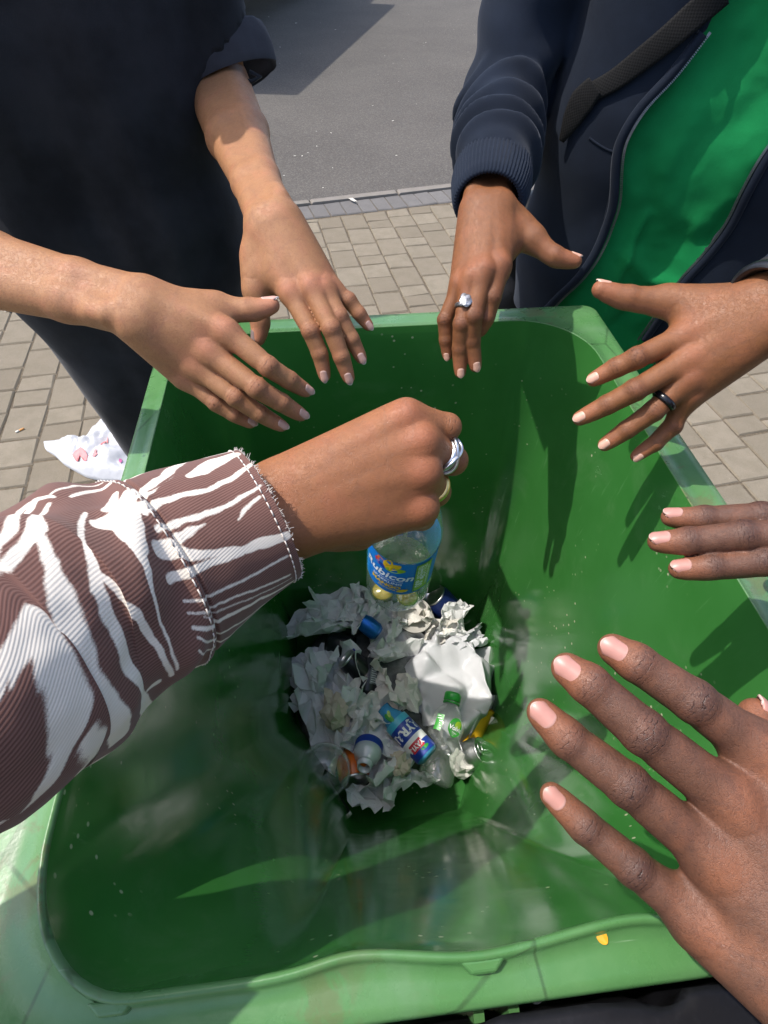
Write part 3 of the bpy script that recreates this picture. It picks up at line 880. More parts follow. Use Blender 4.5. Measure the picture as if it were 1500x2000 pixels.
def glass_mat(name, tint, dif=.05, edge=.55, rough=.06):
    t = NT(name); oc = t.coord()
    t.set(Base_Color=tint, Roughness=.4)
    tp = t.n('ShaderNodeBsdfTransparent'); tp.inputs[0].default_value = tuple(.75 + .25 * x for x in tint) + (1,)
    gl = t.n('ShaderNodeBsdfGlossy'); gl.inputs['Color'].default_value = (1, 1, 1, 1); gl.inputs['Roughness'].default_value = rough
    bm_ = t.n('ShaderNodeBump'); bm_.inputs['Strength'].default_value = .5; bm_.inputs['Distance'].default_value = .003
    t.l(t.noise(60, 3, .6, oc), bm_.inputs['Height']); t.l(bm_.outputs[0], gl.inputs['Normal'])
    lw = t.n('ShaderNodeLayerWeight'); lw.inputs[0].default_value = .35; t.l(bm_.outputs[0], lw.inputs['Normal'])
    m1 = t.n('ShaderNodeMixShader'); m1.inputs[0].default_value = dif
    t.l(tp.outputs[0], m1.inputs[1]); t.l(t.b.outputs[0], m1.inputs[2])
    m2 = t.n('ShaderNodeMixShader'); t.l(t.ramp(lw.outputs['Facing'], .05, 1.0, .07, edge), m2.inputs[0])
    t.l(m1.outputs[0], m2.inputs[1]); t.l(gl.outputs[0], m2.inputs[2]); t.l(m2.outputs[0], t.out.inputs[0])
    return t.m
CLEAR = glass_mat('clear_plastic', (.84, .90, .86))
MILKY = glass_mat('milky_plastic', (.80, .84, .90), .62, .5)
YLIQ = glass_mat('yellow_liquid', (.62, .48, .03), .5, .6)
def ink(name, col, rough=.4): return simple(name, col, rough, 0, .04, 30)
BLUE = ink('label_blue', (.006, .17, .56)); DBLUE = ink('label_dark_blue', (.012, .045, .32)); WHITE = ink('label_white', (.80, .80, .80))
RED = ink('label_red', (.55, .02, .04)); LIME = ink('label_lime', (.30, .46, .03)); LEAF = ink('label_leaf_green', (.04, .30, .04)); YEL = ink('label_yellow', (.80, .50, .02))
ORA = ink('label_orange', (.72, .16, .015), .3); BLK = ink('can_black', (.008, .009, .012), .3); NAVY = ink('can_navy', (.01, .022, .10), .3)
CANB = simple('can_blue', (.015, .14, .48), .3, .6, .1, 60); ALU = simple('aluminium', (.70, .70, .70), .3, 1.0, .1, 120); GREENCAP = ink('green_cap', (.03, .36, .05), .35)
CYAN = ink('label_cyan', (.06, .42, .60)); GREYC = ink('grey_cup', (.42, .40, .36), .6)
def crumple(seed, size, flat=.5, n=5, folds=16, amp=.30, ragged=.0):
    """a ball or wad of crumpled paper: sphere creased by random planes"""
    r = np.random.default_rng(seed)
    bm = bmesh.new(); bmesh.ops.create_icosphere(bm, subdivisions=n, radius=1.0)
    v = np.array([p.co[:] for p in bm.verts]); f = [tuple(q.index for q in x.verts) for x in bm.faces]; bm.free()
    h = np.zeros(len(v))
    w = v + .28 * np.stack([fbm(v * 1.7 + seed * 3.1 + k * 11, 3) for k in range(3)], 1)
    for i in range(folds):
        d = nrm(r.normal(size=3)); fr = r.uniform(1.0, 3.6); ph = r.uniform(0, 1)
        x = (w @ d) * fr + ph
        h += (np.abs(x - np.floor(x) - .5) * 2 - .5) * r.uniform(.5, 1) / (fr ** .8) / folds * 3.0
    v = v * (1 + amp * h + .12 * fbm(v * 1.3 + seed, 2))[:, None]
    v[:, 2] *= flat
    return v * np.asarray(size, float), f
def sheet(seed, sx, sy, amp=.22, n=70, folds=13, curl=.0, ragged=.06):
    """a loose crumpled sheet with two sides"""
    r = np.random.default_rng(seed)
    u = np.linspace(-1, 1, n); uu, vv = np.meshgrid(u, u)
    p = np.stack([uu.ravel(), vv.ravel()], 1)
    a = np.arctan2(p[:, 1], p[:, 0]); k = np.maximum(np.abs(p[:, 0]), np.abs(p[:, 1]))
    edge = 1 + ragged * 2 * fbm(np.stack([np.cos(a) * 2.2, np.sin(a) * 2.2, np.full(len(a), seed * 1.7)], 1), 4)
    rc = k / (np.linalg.norm(p, axis=1) + 1e-6)
    p = p * (edge * (.72 + .28 * rc))[:, None]
    q = p + .22 * np.stack([fbm(np.c_[p * 1.3, np.full(len(p), seed + 5 * k_)], 3) for k_ in range(2)], 1)
    z = np.zeros(len(p)); dx = np.zeros((len(p), 2))
    for i in range(folds):
        th = r.uniform(0, np.pi); d = np.array([np.cos(th), np.sin(th)]); fr = r.uniform(.8, 4.6); ph = r.uniform(0, 1)
        x = q @ d * fr + ph; tri = np.abs(x - np.floor(x) - .5) * 2 - .5
        wgt = r.uniform(.5, 1) / fr ** .7 / folds * 3.2
        z += tri * wgt; dx += tri[:, None] * d * wgt * .16
    z = amp * z + .035 * fbm(np.c_[q * 3.1, np.full(len(p), seed)], 3) - curl * (p ** 2).sum(1)
    top = np.c_[(p[:, 0] + dx[:, 0]) * sx, (p[:, 1] + dx[:, 1]) * sy, z * (sx + sy) * .5]
    f = [tuple(x) for x in grid_faces(n, n)]
    return top, f
from mathutils.geometry import delaunay_2d_cdt
def tissue(seed, sx, sy, amp=.30, npts=95, nf=2, lift=.25, sub=1, fine=.032):
    """a thin crumpled sheet: flat facets between random creases, folded over and lifted at the torn edge"""
    r = np.random.default_rng(seed + 100)
    m = 44; a = np.linspace(0, 2 * np.pi, m, endpoint=False)
    k = 1 / np.maximum(np.abs(np.cos(a)), np.abs(np.sin(a))); k = 1 + (k - 1) * .55
    rad = k * (1 + .11 * fbm(np.stack([np.cos(a) * 1.7, np.sin(a) * 1.7, np.full(m, seed * 2.3)], 1), 3)) * (1 + r.normal(0, .016, m))
    out = np.stack([np.cos(a), np.sin(a)], 1) * rad[:, None]
    pts = []
    while len(pts) < npts:
        q = r.uniform(-1.3, 1.3, 2); aa = math.atan2(q[1], q[0]) % (2 * np.pi)
        if np.linalg.norm(q) < .93 * np.interp(aa, np.r_[a, 2 * np.pi], np.r_[rad, rad[0]]):
            if all((q[0] - p[0]) ** 2 + (q[1] - p[1]) ** 2 > .018 for p in pts): pts.append(q)
            elif r.random() < .05: pts.append(q)
    co = [Vector(p) for p in out] + [Vector(p) for p in pts]
    res = delaunay_2d_cdt(co, [], [list(range(m))], 1, 1e-5)
    xy = np.array([p[:] for p in res[0]]); tri = [tuple(f) for f in res[2]]
    n = len(xy)
    z = amp * (.75 * fbm(np.c_[xy * 1.1, np.full(n, seed * 1.9)], 2) + r.uniform(-.55, .55, n))
    rr = np.linalg.norm(xy, axis=1); z += lift * sstep(.6, 1.1, rr) * r.uniform(-.3, 1.2, n)
    p = np.c_[xy + r.normal(0, .05, (n, 2)), z]
    for _ in range(nf):                                    # fold flaps over
        th = r.uniform(0, 2 * np.pi); d = np.array([math.cos(th), math.sin(th)]); o = r.uniform(.35, .62)
        s = p[:, :2] @ d - o; mk = s > 0
        p[mk, :2] -= 1.75 * s[mk, None] * d; p[mk, 2] += .16 + .45 * np.minimum(s[mk], .35)
    bm = bmesh.new(); vs = [bm.verts.new(q * (sx, sy, (sx + sy) * .5)) for q in p]
    for f in tri:
        try: bm.faces.new([vs[i] for i in f])
        except ValueError: pass
    if sub: bmesh.ops.subdivide_edges(bm, edges=bm.edges[:], cuts=sub, use_grid_fill=True)
    bm.verts.ensure_lookup_table(); bm.normal_update()
    w = np.array([q.co[:] for q in bm.verts]); nn = np.array([q.normal[:] for q in bm.verts])
    w = w + nn * r.normal(0, fine * (sx + sy) * .25, len(w))[:, None]
    fc = [tuple(q.index for q in f.verts) for f in bm.faces]; bm.free()
    return w, fc
def wad(seed, size, n=3, jit=.20):
    r = np.random.default_rng(seed + 300)
    bm = bmesh.new(); bmesh.ops.create_icosphere(bm, subdivisions=n, radius=1.0)
    v = np.array([p.co[:] for p in bm.verts]); f = [tuple(q.index for q in x.verts) for x in bm.faces]; bm.free()
    v = v * (1 + .38 * fbm(v * 2.1 + seed * 1.3, 3) + r.normal(0, jit * .35, len(v)))[:, None] + r.normal(0, jit * .22, v.shape)
    return v * np.asarray(size, float), f
def put(name, vf, mat, px, py, z, rz=0, tilt=(0, 0), label='', cat='paper', group=None, solid=.0006, parent=None, smooth=False):
    v, f = vf
    c = AZ(px, py, z)
    R = np.array((Matrix.Rotation(rz, 3, 'Z') @ Matrix.Rotation(tilt[0], 3, 'X') @ Matrix.Rotation(tilt[1], 3, 'Y')))
    w = v @ R.T + c
    o = mesh(name, w, f, mat, parent, smooth)
    if solid:
        m = o.modifiers.new('s', 'SOLIDIFY'); m.thickness = solid; m.offset = -1
    if label: tag(o, label, cat, group)
    return o
# the bulk of the rubbish under the things one can tell apart
v, f = crumple(91, (.180, .185, .085), 1.0, 5, 26, .4)
c = AZ(772, 1345, .365)
hp = mesh('rubbish_heap', v + c, f, simple('gap_shade_refuse', (.10, .105, .10), .6, 0, .8, 25), None)  # refuse bed; its dark tone stands in for shade in the gaps
hp['kind'] = 'stuff'; tag(hp, 'compacted rubbish under the white paper at the bottom of the bin, coloured dark for the shaded gaps')
G_P = 'crumpled white papers in the bin'
W_ = 1.0
papers = [  # name, kind, seed, px, py, z, sx, sy, rz, tilt, mat, label
 ('napkin', 's', 1, 684, 1168, .500, .062, .050, .3, (.15, .1), PAPER, 'white crumpled napkin at the far end of the litter, left of the held bottle'),
 ('napkin', 's', 2, 638, 1216, .480, .070, .036, .35, (.1, -.25), PAPER, 'white pointed napkin reaching farthest left, above the black can'),
 ('napkin', 's', 3, 762, 1225, .480, .030, .042, .1, (.2, .1), PAPER, 'narrow white tissue standing up directly below the held bottle, by the blue can end'),
 ('napkin', 's', 4, 752, 1268, .455, .080, .042, -.45, (.05, .25), PAPER, 'long white tissue lying diagonally across the middle of the heap above the grey bag'),
 ('napkin', 's', 5, 812, 1188, .490, .040, .032, .2, (0, 0), PAPERW, 'cream crumpled tissue just right of the held bottle base'),
 ('napkin', 's', 26, 846, 1222, .468, .036, .032, .9, (0, 0), PAPERW, 'small cream crumpled tissue at the far right between a tissue and the plastic bag'),
 ('napkin', 's', 7, 893, 1220, .470, .034, .038, -.4, (.5, .3), PAPER, 'torn white tissue sticking up at the far right edge of the litter'),
 ('napkin', 's', 9, 660, 1380, .452, .052, .092, .15, (.1, -.2), PAPER, 'large crumpled white paper on the left side around a beige tissue'),
 ('napkin', 'c', 10, 653, 1388, .480, .024, .032, .3, (0, 0), BEIGE, 'small beige stained tissue ball lying inside the large left paper'),
 ('napkin', 's', 11, 735, 1362, .470, .050, .040, .6, (.1, .2), PAPERW, 'off white napkin with a brown spot in the middle of the heap'),
 ('napkin', 'c', 12, 795, 1350, .462, .022, .034, .2, (0, 0), PAPERW, 'small peach tinted tissue scrap beside the spotted napkin'),
 ('napkin', 's', 13, 722, 1425, .465, .055, .042, -.3, (-.1, .1), PAPER, 'white crumpled paper left of the blue labelled bottle'),
 ('napkin', 's', 14, 769, 1492, .450, .044, .040, .2, (-.3, .1), PAPER, 'white bowl shaped tissue in front of the blue labelled bottle'),
 ('napkin', 'c', 15, 781, 1492, .466, .016, .020, .4, (0, 0), BEIGE, 'tiny beige paper crumb inside the bowl shaped tissue'),
 ('napkin', 's', 16, 745, 1538, .425, .045, .034, -.2, (-.35, -.1), PAPER, 'white torn paper nearest the viewer at the front edge of the litter'),
 ('napkin', 's', 17, 800, 1522, .432, .040, .030, .3, (-.3, .15), PAPER, 'white paper between the front torn paper and the clear bottle base'),
 ('napkin', 'c', 18, 914, 1484, .420, .030, .026, .5, (0, 0), PAPERW, 'cream paper ball left of the open can at the right'),
 ('napkin', 's', 20, 715, 1195, .495, .050, .040, 1.1, (.1, .2), PAPER, 'white paper between the far left napkin and the bottle base'),
 ('napkin', 's', 21, 620, 1330, .455, .036, .060, -.2, (.1, -.5), PAPER, 'upright white paper leaning on the left wall of the bin'),
 ('napkin', 's', 23, 905, 1255, .452, .040, .030, .2, (.2, .3), FILM, 'thin white film corner at the far right above the large bag'),
 ('napkin', 's', 19, 950, 1405, .425, .014, .040, .35, (.2, .5), PAPERW, 'narrow stained tissue strip at the right edge above the open can'),
]
for nm, kd_, sd, px, py, z, sx, sy, rz, tl, mt, lb in papers:
    vf = tissue(sd, sx * 1.22, sy * 1.22, .34, int(34 + 9000 * (sx + sy) / 2 * .05), 2 if sx * sy < .0035 else 1) if kd_ == 's' else wad(sd, (sx, sy, (sx + sy) * .45))
    put(nm, vf, mt, px, py, z, rz, tl, lb, 'napkin', G_P, .0007 if kd_ == 's' else 0)
# big translucent white bag and a flat white carton
v, f = tissue(33, .108, .122, .34, 60, 0, -.75, 2, .012); v[:, 2] += .06 * np.clip(1 - (v[:, 0] / .11) ** 2 - (v[:, 1] / .125) ** 2, 0, 1)
o = put('plastic_bag', (v, f), FILM, 872, 1322, .425, .3, (.05, .18), 'large smooth white plastic bag filling the right side of the litter', 'plastic bag', None, .0006, None, True)
m = o.modifiers.new('u', 'SUBSURF'); m.levels = 1; m.render_levels = 1
v, f = tissue(34, .058, .080, .12, 30, 1, .1, 1, .01)
put('carrier_bag_piece', (v, f), FILM, 618, 1345, .440, .25, (.1, -.35), 'flat pale grey bag sheet at the left edge under the crumpled papers', 'plastic bag', None, .0006)
v, f = tissue(35, .078, .058, .2, 40, 0, .1, 1, .015)
put('plastic_bag', (v, f), FILM, 800, 1310, .432, -.5, (0, .15), 'thin grey white film sheet between the diagonal tissue and the big bag', 'plastic bag', None, .0005)
# ------------------------------------------------------------------ bottles and cans
def bend(v, R, off=.0005):
    """flat (x, y, 0) lettering -> round a cylinder of radius R (axis z); x runs round, y up"""
    a = v[:, 0] / R
    return np.stack([(R + off) * np.sin(a), -(R + off) * np.cos(a), v[:, 1]], 1)
def text_vf(s, size, shear=0.0, bold=0.0):
    c = D.curves.new('t', 'FONT'); c.body = s; c.size = size; c.align_x = 'CENTER'; c.align_y = 'CENTER'; c.shear = shear; c.offset = bold; c.resolution_u = 3
    o = D.objects.new('t', c); COL.objects.link(o)
    bpy.context.view_layer.update()
    me = D.meshes.new_from_object(o.evaluated_get(bpy.context.evaluated_depsgraph_get()))
    v = np.array([p.co[:] for p in me.vertices]); f = [tuple(p.vertices) for p in me.polygons]
    D.objects.remove(o); D.meshes.remove(me); D.curves.remove(c)
    return v, f
def disc(cx, cy, rx, ry, rot=0, n=20, p=1.0):
    t = np.linspace(0, 2 * np.pi, n, endpoint=False)
    x = rx * np.sign(np.cos(t)) * np.abs(np.cos(t)) ** p; y = ry * np.sin(t)
    v = np.stack([cx + x * math.cos(rot) - y * math.sin(rot), cy + x * math.sin(rot) + y * math.cos(rot), 0 * t], 1)
    return v, [tuple(range(n))]
def rect(x0, y0, x1, y1, n=10):
    x = np.linspace(x0, x1, n); v = np.array([(a, y0, 0) for a in x] + [(a, y1, 0) for a in x])
    return v, [(i, i + 1, n + i + 1, n + i) for i in range(n - 1)]
def rot2(v, a):
    w = v.copy(); w[:, 0] = v[:, 0] * math.cos(a) - v[:, 1] * math.sin(a); w[:, 1] = v[:, 0] * math.sin(a) + v[:, 1] * math.cos(a); return w
class Cyl:                     # local frame of a bottle or can
    def __init__(s, o, z, face): s.o = np.asarray(o, float); s.z = nrm(z); s.face = face     # face: direction the label centre looks to
    def w(s, v):
        y = -(np.asarray(s.face, float) - s.z * np.dot(s.face, s.z)); y = nrm(y); x = np.cross(y, s.z)
        return s.o + v[:, 0:1] * x + v[:, 1:2] * y + v[:, 2:3] * s.z
    def lath(s, prof, name, mat, parent, n=40, **k):
        v, f = lathe(prof, n, **k); return mesh(name, s.w(v), f, mat, parent)
    def art(s, items, R, name, parent, warp=None):
        """flat label art; one mesh, one material per colour; later items lie on top"""
        V = []; F = []; M = []; idx = []; n = 0
        for i, ((v, f), m) in enumerate(items):
            w = bend(v, R, .0003 + .00005 * i)
            if warp is not None: w = warp(w)
            V.append(w); F += [tuple(q + n for q in x) for x in f]; n += len(v)
            if m not in M: M.append(m)
            idx += [M.index(m)] * len(f)
        return mesh(name, s.w(np.concatenate(V)), F, M, parent, False, mat_idx=idx)
def shift(vf, x, y, a=0.0):
    v = rot2(vf[0], a); return (v + np.array([x, y, 0]), vf[1])
TOCAM = camdir((0, 0, 1)) if 'camdir' in globals() else nrm(RC @ np.array([0, 0, 1.0]))
UPI = nrm(RC @ np.array([0, 1.0, 0])); RTI = nrm(RC @ np.array([1.0, 0, 0]))
# --- the bottle held over the bin
Bb = P(775, 1146, .568); Bt = P(812, 905, .392)
bax = nrm(Bt - Bb); BL = np.linalg.norm(Bt - Bb)
hb = empty('held_bottle', Bb, 'clear drink bottle with blue mango label and yellow juice, held over the bin', 'bottle')
cy = Cyl(Bb, bax, TOCAM - RTI * .05)
Rb = .0315
prof = [(.004, .008), (.012, .004), (.018, .0005), (.024, .001), (.029, .006), (Rb, .016), (Rb - .0008, .028), (Rb, .040), (Rb - .0015, .045), (Rb - .0015, .108), (Rb, .113), (Rb - .0005, .122),
        (Rb - .003, .135), (.025, .150), (.018, .165), (.0135, .176), (.0125, .182), (.0125, BL + .0)]
cy.lath(prof, 'bottle_shell', CLEAR, hb, 48)
for a in (-.85, .75):         # juice lying in the feet of the base
    v, f = lathe([(.0, -.004), (.006, -.003), (.0085, .002), (.007, .007), (.0, .009)], 16)
    v = v * (1.3, 1.2, .5) + np.array([.0175 * math.sin(a), -.0175 * math.cos(a), .0085])
    mesh('juice', cy.w(v), f, YLIQ, hb)
cy.lath([(.0150, BL - .012), (.0155, BL - .010), (.0155, BL + .002), (.013, BL + .004), (.0, BL + .004)], 'cap', ink('cap_white', (.7, .7, .7)), hb)
RL = Rb - .0012
lab = []
half = math.pi * RL * .98
LZ = .005
lab.append((rect(-half, .046, half, .107, 60), BLUE))
petal = lambda x, y, a, l, w: disc(x + l * .5 * math.cos(a), y + l * .5 * math.sin(a), l * .5, w * .5, a, 18, 1.3)
for a, m, l in ((2.55, RED, .014), (2.1, ORA, .016), (1.35, YEL, .018), (.75, YEL, .018), (.18, LIME, .018)):
    lab.append((petal(-.006, .0905, a, l, .009), m))
lab.append((petal(-.007, .0895, 2.4, .008, .006), DBLUE))
lab.append((shift(text_vf('Rubicon', .0150, .15, .00035), -.0050, .0795, -.06), WHITE))
lab.append((shift(rect(-.010, 0, .012, .0008), -.001, .0715, -.06), WHITE))
lab.append((shift(text_vf('SPARKLING', .0056, 0, .0001), -.004, .0675, -.06), WHITE))
lab.append((shift(text_vf('MANGO', .0078, 0, .0003), -.005, .0605, -.08), YEL))
lab.append((shift(text_vf('JUICE DRINK', .0030, 0, .0001), -.003, .0545, -.06), YEL))
lab.append((petal(.006, .0525, .35, .011, .006), YEL))
x0 = .0205
lab.append((rect(x0, .050, x0 + .0155, .1015, 8), LIME))
lab.append((rect(x0 + .0008, .0508, x0 + .0147, .1007, 8), LEAF))
lab.append((rect(x0 + .0014, .0514, x0 + .0141, .1001, 8), LIME))
lab.append((shift(text_vf('100%', .0105, 0, .0003), x0 + .0055, .0635, math.pi / 2), WHITE))
lab.append((shift(text_vf('RECYCLED', .0048, 0, .0001), x0 + .0035, .0870, math.pi / 2), WHITE))
lab.append((shift(text_vf('BOTTLE', .0068, 0, .0002), x0 + .0078, .0865, math.pi / 2), WHITE))
lab.append((shift(text_vf('CAN BE RECYCLED AGAIN', .0030, 0, .0001), x0 + .0122, .0760, math.pi / 2), WHITE))
for q in range(7): lab.append((rect(-.034 - .002 * (q % 2), .052 + q * .0065, -.024, .0545 + q * .0065 - .0012), CYAN))
cy.art([((v + np.array([0 if i == 0 else -.0058, LZ, 0]), f), m) for i, ((v, f), m) in enumerate(lab)], RL, 'label', hb)
# --- clear bottle with a green cap, pinched in the middle
c0, c1 = AZ(848, 1532, .450), AZ(886, 1353, .485)
ax_ = nrm(c1 - c0); BLn = np.linalg.norm(c1 - c0)
wb = empty('water_bottle', c0, 'crushed clear water bottle with a green cap lying on the right of the litter', 'bottle')
cy2 = Cyl(c0, ax_, TOCAM)
pr = [(.0, .002), (.02, .0), (.028, .004), (.0305, .012), (.0305, .03), (.029, .05), (.0265, .062), (.026, .068), (.030, .078), (.031, .095), (.031, .118), (.0295, .130), (.024, .146), (.016, .158), (.0125, .163), (.0125, BLn - .016)]
sc = (BLn - .016) / pr[-1][1]
def pinch(v):
    w = v.copy(); z = w[:, 2] / BLn
    k = np.exp(-((z - .40) / .10) ** 2); w[:, 0] *= 1 - .12 * k; w[:, 1] *= 1 - .35 * k
    w[:, 0] += .010 * k * np.sin(z * 20); w += .0016 * np.stack([fbm(v * 60 + i * 9, 3) for i in range(3)], 1) * (z < .55)[:, None]
    return w
v, f = lathe([(r, z * BLn / .19) for r, z in pr[:-1]] + [(.0125, BLn - .014)], 44)
mesh('bottle_shell', cy2.w(pinch(v)), f, CLEAR, wb)
v, f = lathe([(.0125, -.016), (.0150, -.015), (.0152, -.004), (.0140, -.001), (.0, .0)], 40)
v[:, 2] += BLn
o = mesh('cap', cy2.w(v), f, GREENCAP, wb)
v, f = lathe([(.0128, -.0205), (.0150, -.0205), (.0150, -.0175), (.0128, -.0175)], 40); v[:, 2] += BLn
mesh('cap_ring', cy2.w(v), f, GREENCAP, wb)
zl = BLn * .60
it = [(disc(.010, zl, .0135, .0165), LEAF), (disc(.014, zl + .006, .007, .006, .6, 18, 1.3), LIME), (shift(text_vf('Volvic', .0105, .1, .0003), .0105, zl - .001, -.1), WHITE), (shift(text_vf('natural', .0036), .010, zl - .009, -.1), WHITE),
      (rect(-.026, zl - .010, -.013, zl + .016), LEAF)]
for q in range(6): it.append((rect(-.0245, zl - .0075 + q * .004, -.0145 - .002 * (q % 3), zl - .0060 + q * .004), WHITE))
cy2.art(it, .0312, 'label', wb, pinch)
# --- blue labelled yoghurt drink bottle
c0, c1 = AZ(838, 1478, .470), AZ(757, 1392, .478)
ab = empty('yoghurt_drink_bottle', c0, 'small blue and white labelled drink bottle lying crosswise in the middle right of the litter', 'bottle')
ax_ = nrm(c1 - c0); L3 = np.linalg.norm(c1 - c0)
cy3 = Cyl(c0, ax_, TOCAM - ax_ * 0)
R3 = .0225
dent = lambda v: v
_d = lambda v: np.c_[v[:, 0] * (1 - .12 * np.exp(-((v[:, 2] - .06) / .02) ** 2)), v[:, 1] * (1 - .2 * np.exp(-((v[:, 2] - .06) / .02) ** 2)), v[:, 2]]
v, f = lathe([(.0, .002), (.016, .0), (.021, .003), (R3, .010), (R3, L3 * .70), (.021, L3 * .78), (.016, L3 * .92), (.012, L3), (.012, L3 + .012), (.0, L3 + .012)], 40)
mesh('bottle_shell', cy3.w(dent(v)), f, ink('bottle_blue', (.06, .30, .55), .25), ab)
h3 = math.pi * R3 * .98
it = [(rect(-h3, .006, h3, L3 * .26, 40), DBLUE), (rect(-h3, L3 * .26, h3, L3 * .40, 40), WHITE), (rect(-h3, L3 * .40, h3, L3 * .68, 40), DBLUE), (rect(-h3, L3 * .68, h3, L3 * .80, 40), CYAN),
      (disc(.002, L3 * .88, .005, .010, .2, 18, 1.2), LEAF), (disc(.006, L3 * .93, .003, .006, -.5, 14), LIME),
      (shift(text_vf('AYRAN', .0205, 0, .0008), .002, L3 * .54, math.pi), WHITE),
      (rect(-.010, L3 * .17, .016, L3 * .32, 8), RED), (shift(text_vf('YAYLA', .0110, 0, .0005), .001, L3 * .245, math.pi), WHITE), (disc(.013, L3 * .14, .008, .003, 0, 14), LEAF)]
cy3.art(it, R3, 'label', ab, dent)
# --- small white bottle, neck towards the viewer
c0, c1 = AZ(722, 1452, .470), AZ(711, 1500, .495)
sb = empty('drink_bottle', c0, 'small milky bottle without a cap, neck pointing to the viewer beside the orange can', 'bottle')
a_ = nrm(c1 - c0); L4 = np.linalg.norm(c1 - c0)
cy4 = Cyl(c0, a_, TOCAM)
cy4.lath([(.0, .0), (.020, .0), (.024, .006), (.024, L4 * .42), (.020, L4 * .62), (.0125, L4 * .74), (.012, L4 * .80), (.0135, L4 * .82), (.0135, L4 * .86), (.012, L4 * .88), (.012, L4), (.010, L4), (.010, L4 * .8)], 'bottle_shell', MILKY, sb)
cy4.lath([(.0244, .004), (.0246, .006), (.0246, L4 * .34), (.0244, L4 * .35)], 'label', DBLUE, sb)
# --- cans
def can(name, a, b, R, mat, label, top=True, art=None, face=None, crushed=0.0, opening=True):
    a = np.asarray(a); b = np.asarray(b); z = nrm(b - a); L = np.linalg.norm(b - a)
    r = empty(name, a, label, 'can')
    c = Cyl(a, z, TOCAM if face is None else face)
    def wp(v):
        k = np.exp(-((v[:, 2] / L - .5) / .25) ** 2) * crushed
        w = v.copy(); w[:, 1] *= 1 - k; w[:, 0] *= 1 + k * .3; return w
    v, f = lathe([(.0, .004), (R * .7, .003), (R * .78, .0), (R, .008), (R, L - .010), (R * .86, L - .001), (R * .86, L)], 44)
    mesh('can_body', c.w(wp(v)), f, mat, r)
    if top:
        v, f = lathe([(R * .86, L - .0025), (R * .90, L - .001), (R * .90, L + .0012), (R * .86, L + .0018), (R * .82, L + .001), (R * .80, L - .004), (R * .74, L - .004), (.0, L - .0035)], 44)
        mesh('lid', c.w(v), f, ALU, r)
        if opening:
            v, f = disc(0, -R * .36, R * .36, R * .27); v[:, 2] = L - .0026
            mesh('mouth', c.w(v), f, BLK, r)
            v, f = lathe([(.0045, -.0004), (.0085, -.0004), (.0085, .0008), (.0045, .0008), (.0045, -.0004)], 24)
            v = v * (.85, 1.25, 1) + np.array([0, R * .18, L - .0012]); mesh('pull_tab', c.w(v), f, ALU, r)
    if art: c.art(art, R, 'label', r, wp)
    return r
can('drink_can', AZ(905, 1482, .415), AZ(942, 1466, .445), .026, ALU, 'silver topped can with its mouth open at the right edge of the litter', face=-UPI)
can('drink_can', AZ(885, 1200, .440), AZ(847, 1163, .490), .029, NAVY, 'dark navy can with a pale rim at the far right behind the held bottle', opening=False)
can('drink_can', AZ(730, 1330, .455), AZ(676, 1286, .492), .022, BLK, 'black can with a pale silver neck lying on the left of the heap', opening=False,
    art=None)
ta = [(rect(.004, .020, .024, .056), ink('can_grey', (.10, .12, .12)))] + [(rect(.006, .023 + q * .004, .018 - .003 * (q % 2), .0245 + q * .004), ink('can_light', (.42, .45, .45))) for q in range(7)]
can('drink_can', AZ(714, 1362, .460), AZ(722, 1290, .470), .022, BLK, 'black can with grey small print showing between the spotted napkin and the diagonal tissue', top=False, art=ta)
can('drink_can', AZ(640, 1256, .462), AZ(690, 1264, .468), .024, BLK, 'black can lying under the pointed napkin at the far left', top=False, art=[(shift(text_vf('ME', .012), .0, .045, math.pi / 2), WHITE), (disc(.004, .060, .008, .004), DBLUE)])
can('drink_can', AZ(740, 1238, .505), AZ(706, 1212, .520), .017, CANB, 'bright blue crushed can end between two tissues under the held bottle', top=False, crushed=.3)
can('drink_can', AZ(684, 1472, .440), AZ(694, 1526, .450), .027, ORA, 'orange can lying by the clear cup at the front left', opening=False)
# yellow carton behind the big bag
v, f = lathe([(.0, .0), (.026, .0), (.028, .003), (.030, .075), (.0305, .077), (.029, .078)], 40)
yc = AZ(905, 1455, .395); y1 = AZ(925, 1405, .42)
mesh('yellow_tub', place(v, yc, y1 - yc), f, simple('yellow_plastic', (.72, .42, .02), .3)).update_tag()
tag(D.objects['yellow_tub'], 'yellow plastic tub squeezed between the big white bag and the open can', 'tub')
gc = AZ(800, 1215, .44)
v, f = lathe([(.0, .0), (.026, .0), (.030, .003), (.034, .055), (.036, .057), (.035, .060), (.032, .056), (.0, .052)], 40)
tag(mesh('paper_cup', place(v, gc, (.1, -.3, 1)), f, GREYC), 'grey beige paper cup standing right under the held bottle', 'cup')
# clear cup with a black straw
cc = AZ(643, 1508, .400)
kx = np.array([-.05, -.25, 1.0])
cup = empty('plastic_cup', cc, 'clear plastic cup with a black straw at the front left corner of the litter', 'cup')
v, f = lathe([(.0, .0), (.026, .0), (.028, .002), (.040, .075), (.042, .077), (.042, .080), (.0395, .079), (.027, .004)], 44)
CUPM = glass_mat('cup_plastic', (.86, .90, .88), .14, .8)
mesh('cup_wall', place(v, cc, kx), f, CUPM, cup)
v, f = lathe([(.043, .077), (.044, .081), (.040, .084), (.036, .086), (.033, .098), (.026, .108), (.014, .114), (.010, .115)], 44)
mesh('dome_lid', place(v, cc, kx), f, CUPM, cup)
a_, b_ = AZ(634, 1514, .465), AZ(683, 1590, .43)
v, f = tube([a_, (a_ + b_) / 2 + (0, 0, .002), b_], .0033, 12)
tag(mesh('drinking_straw', v, f, BLK), 'black drinking straw with a pale end leaning out of the clear cup', 'straw')
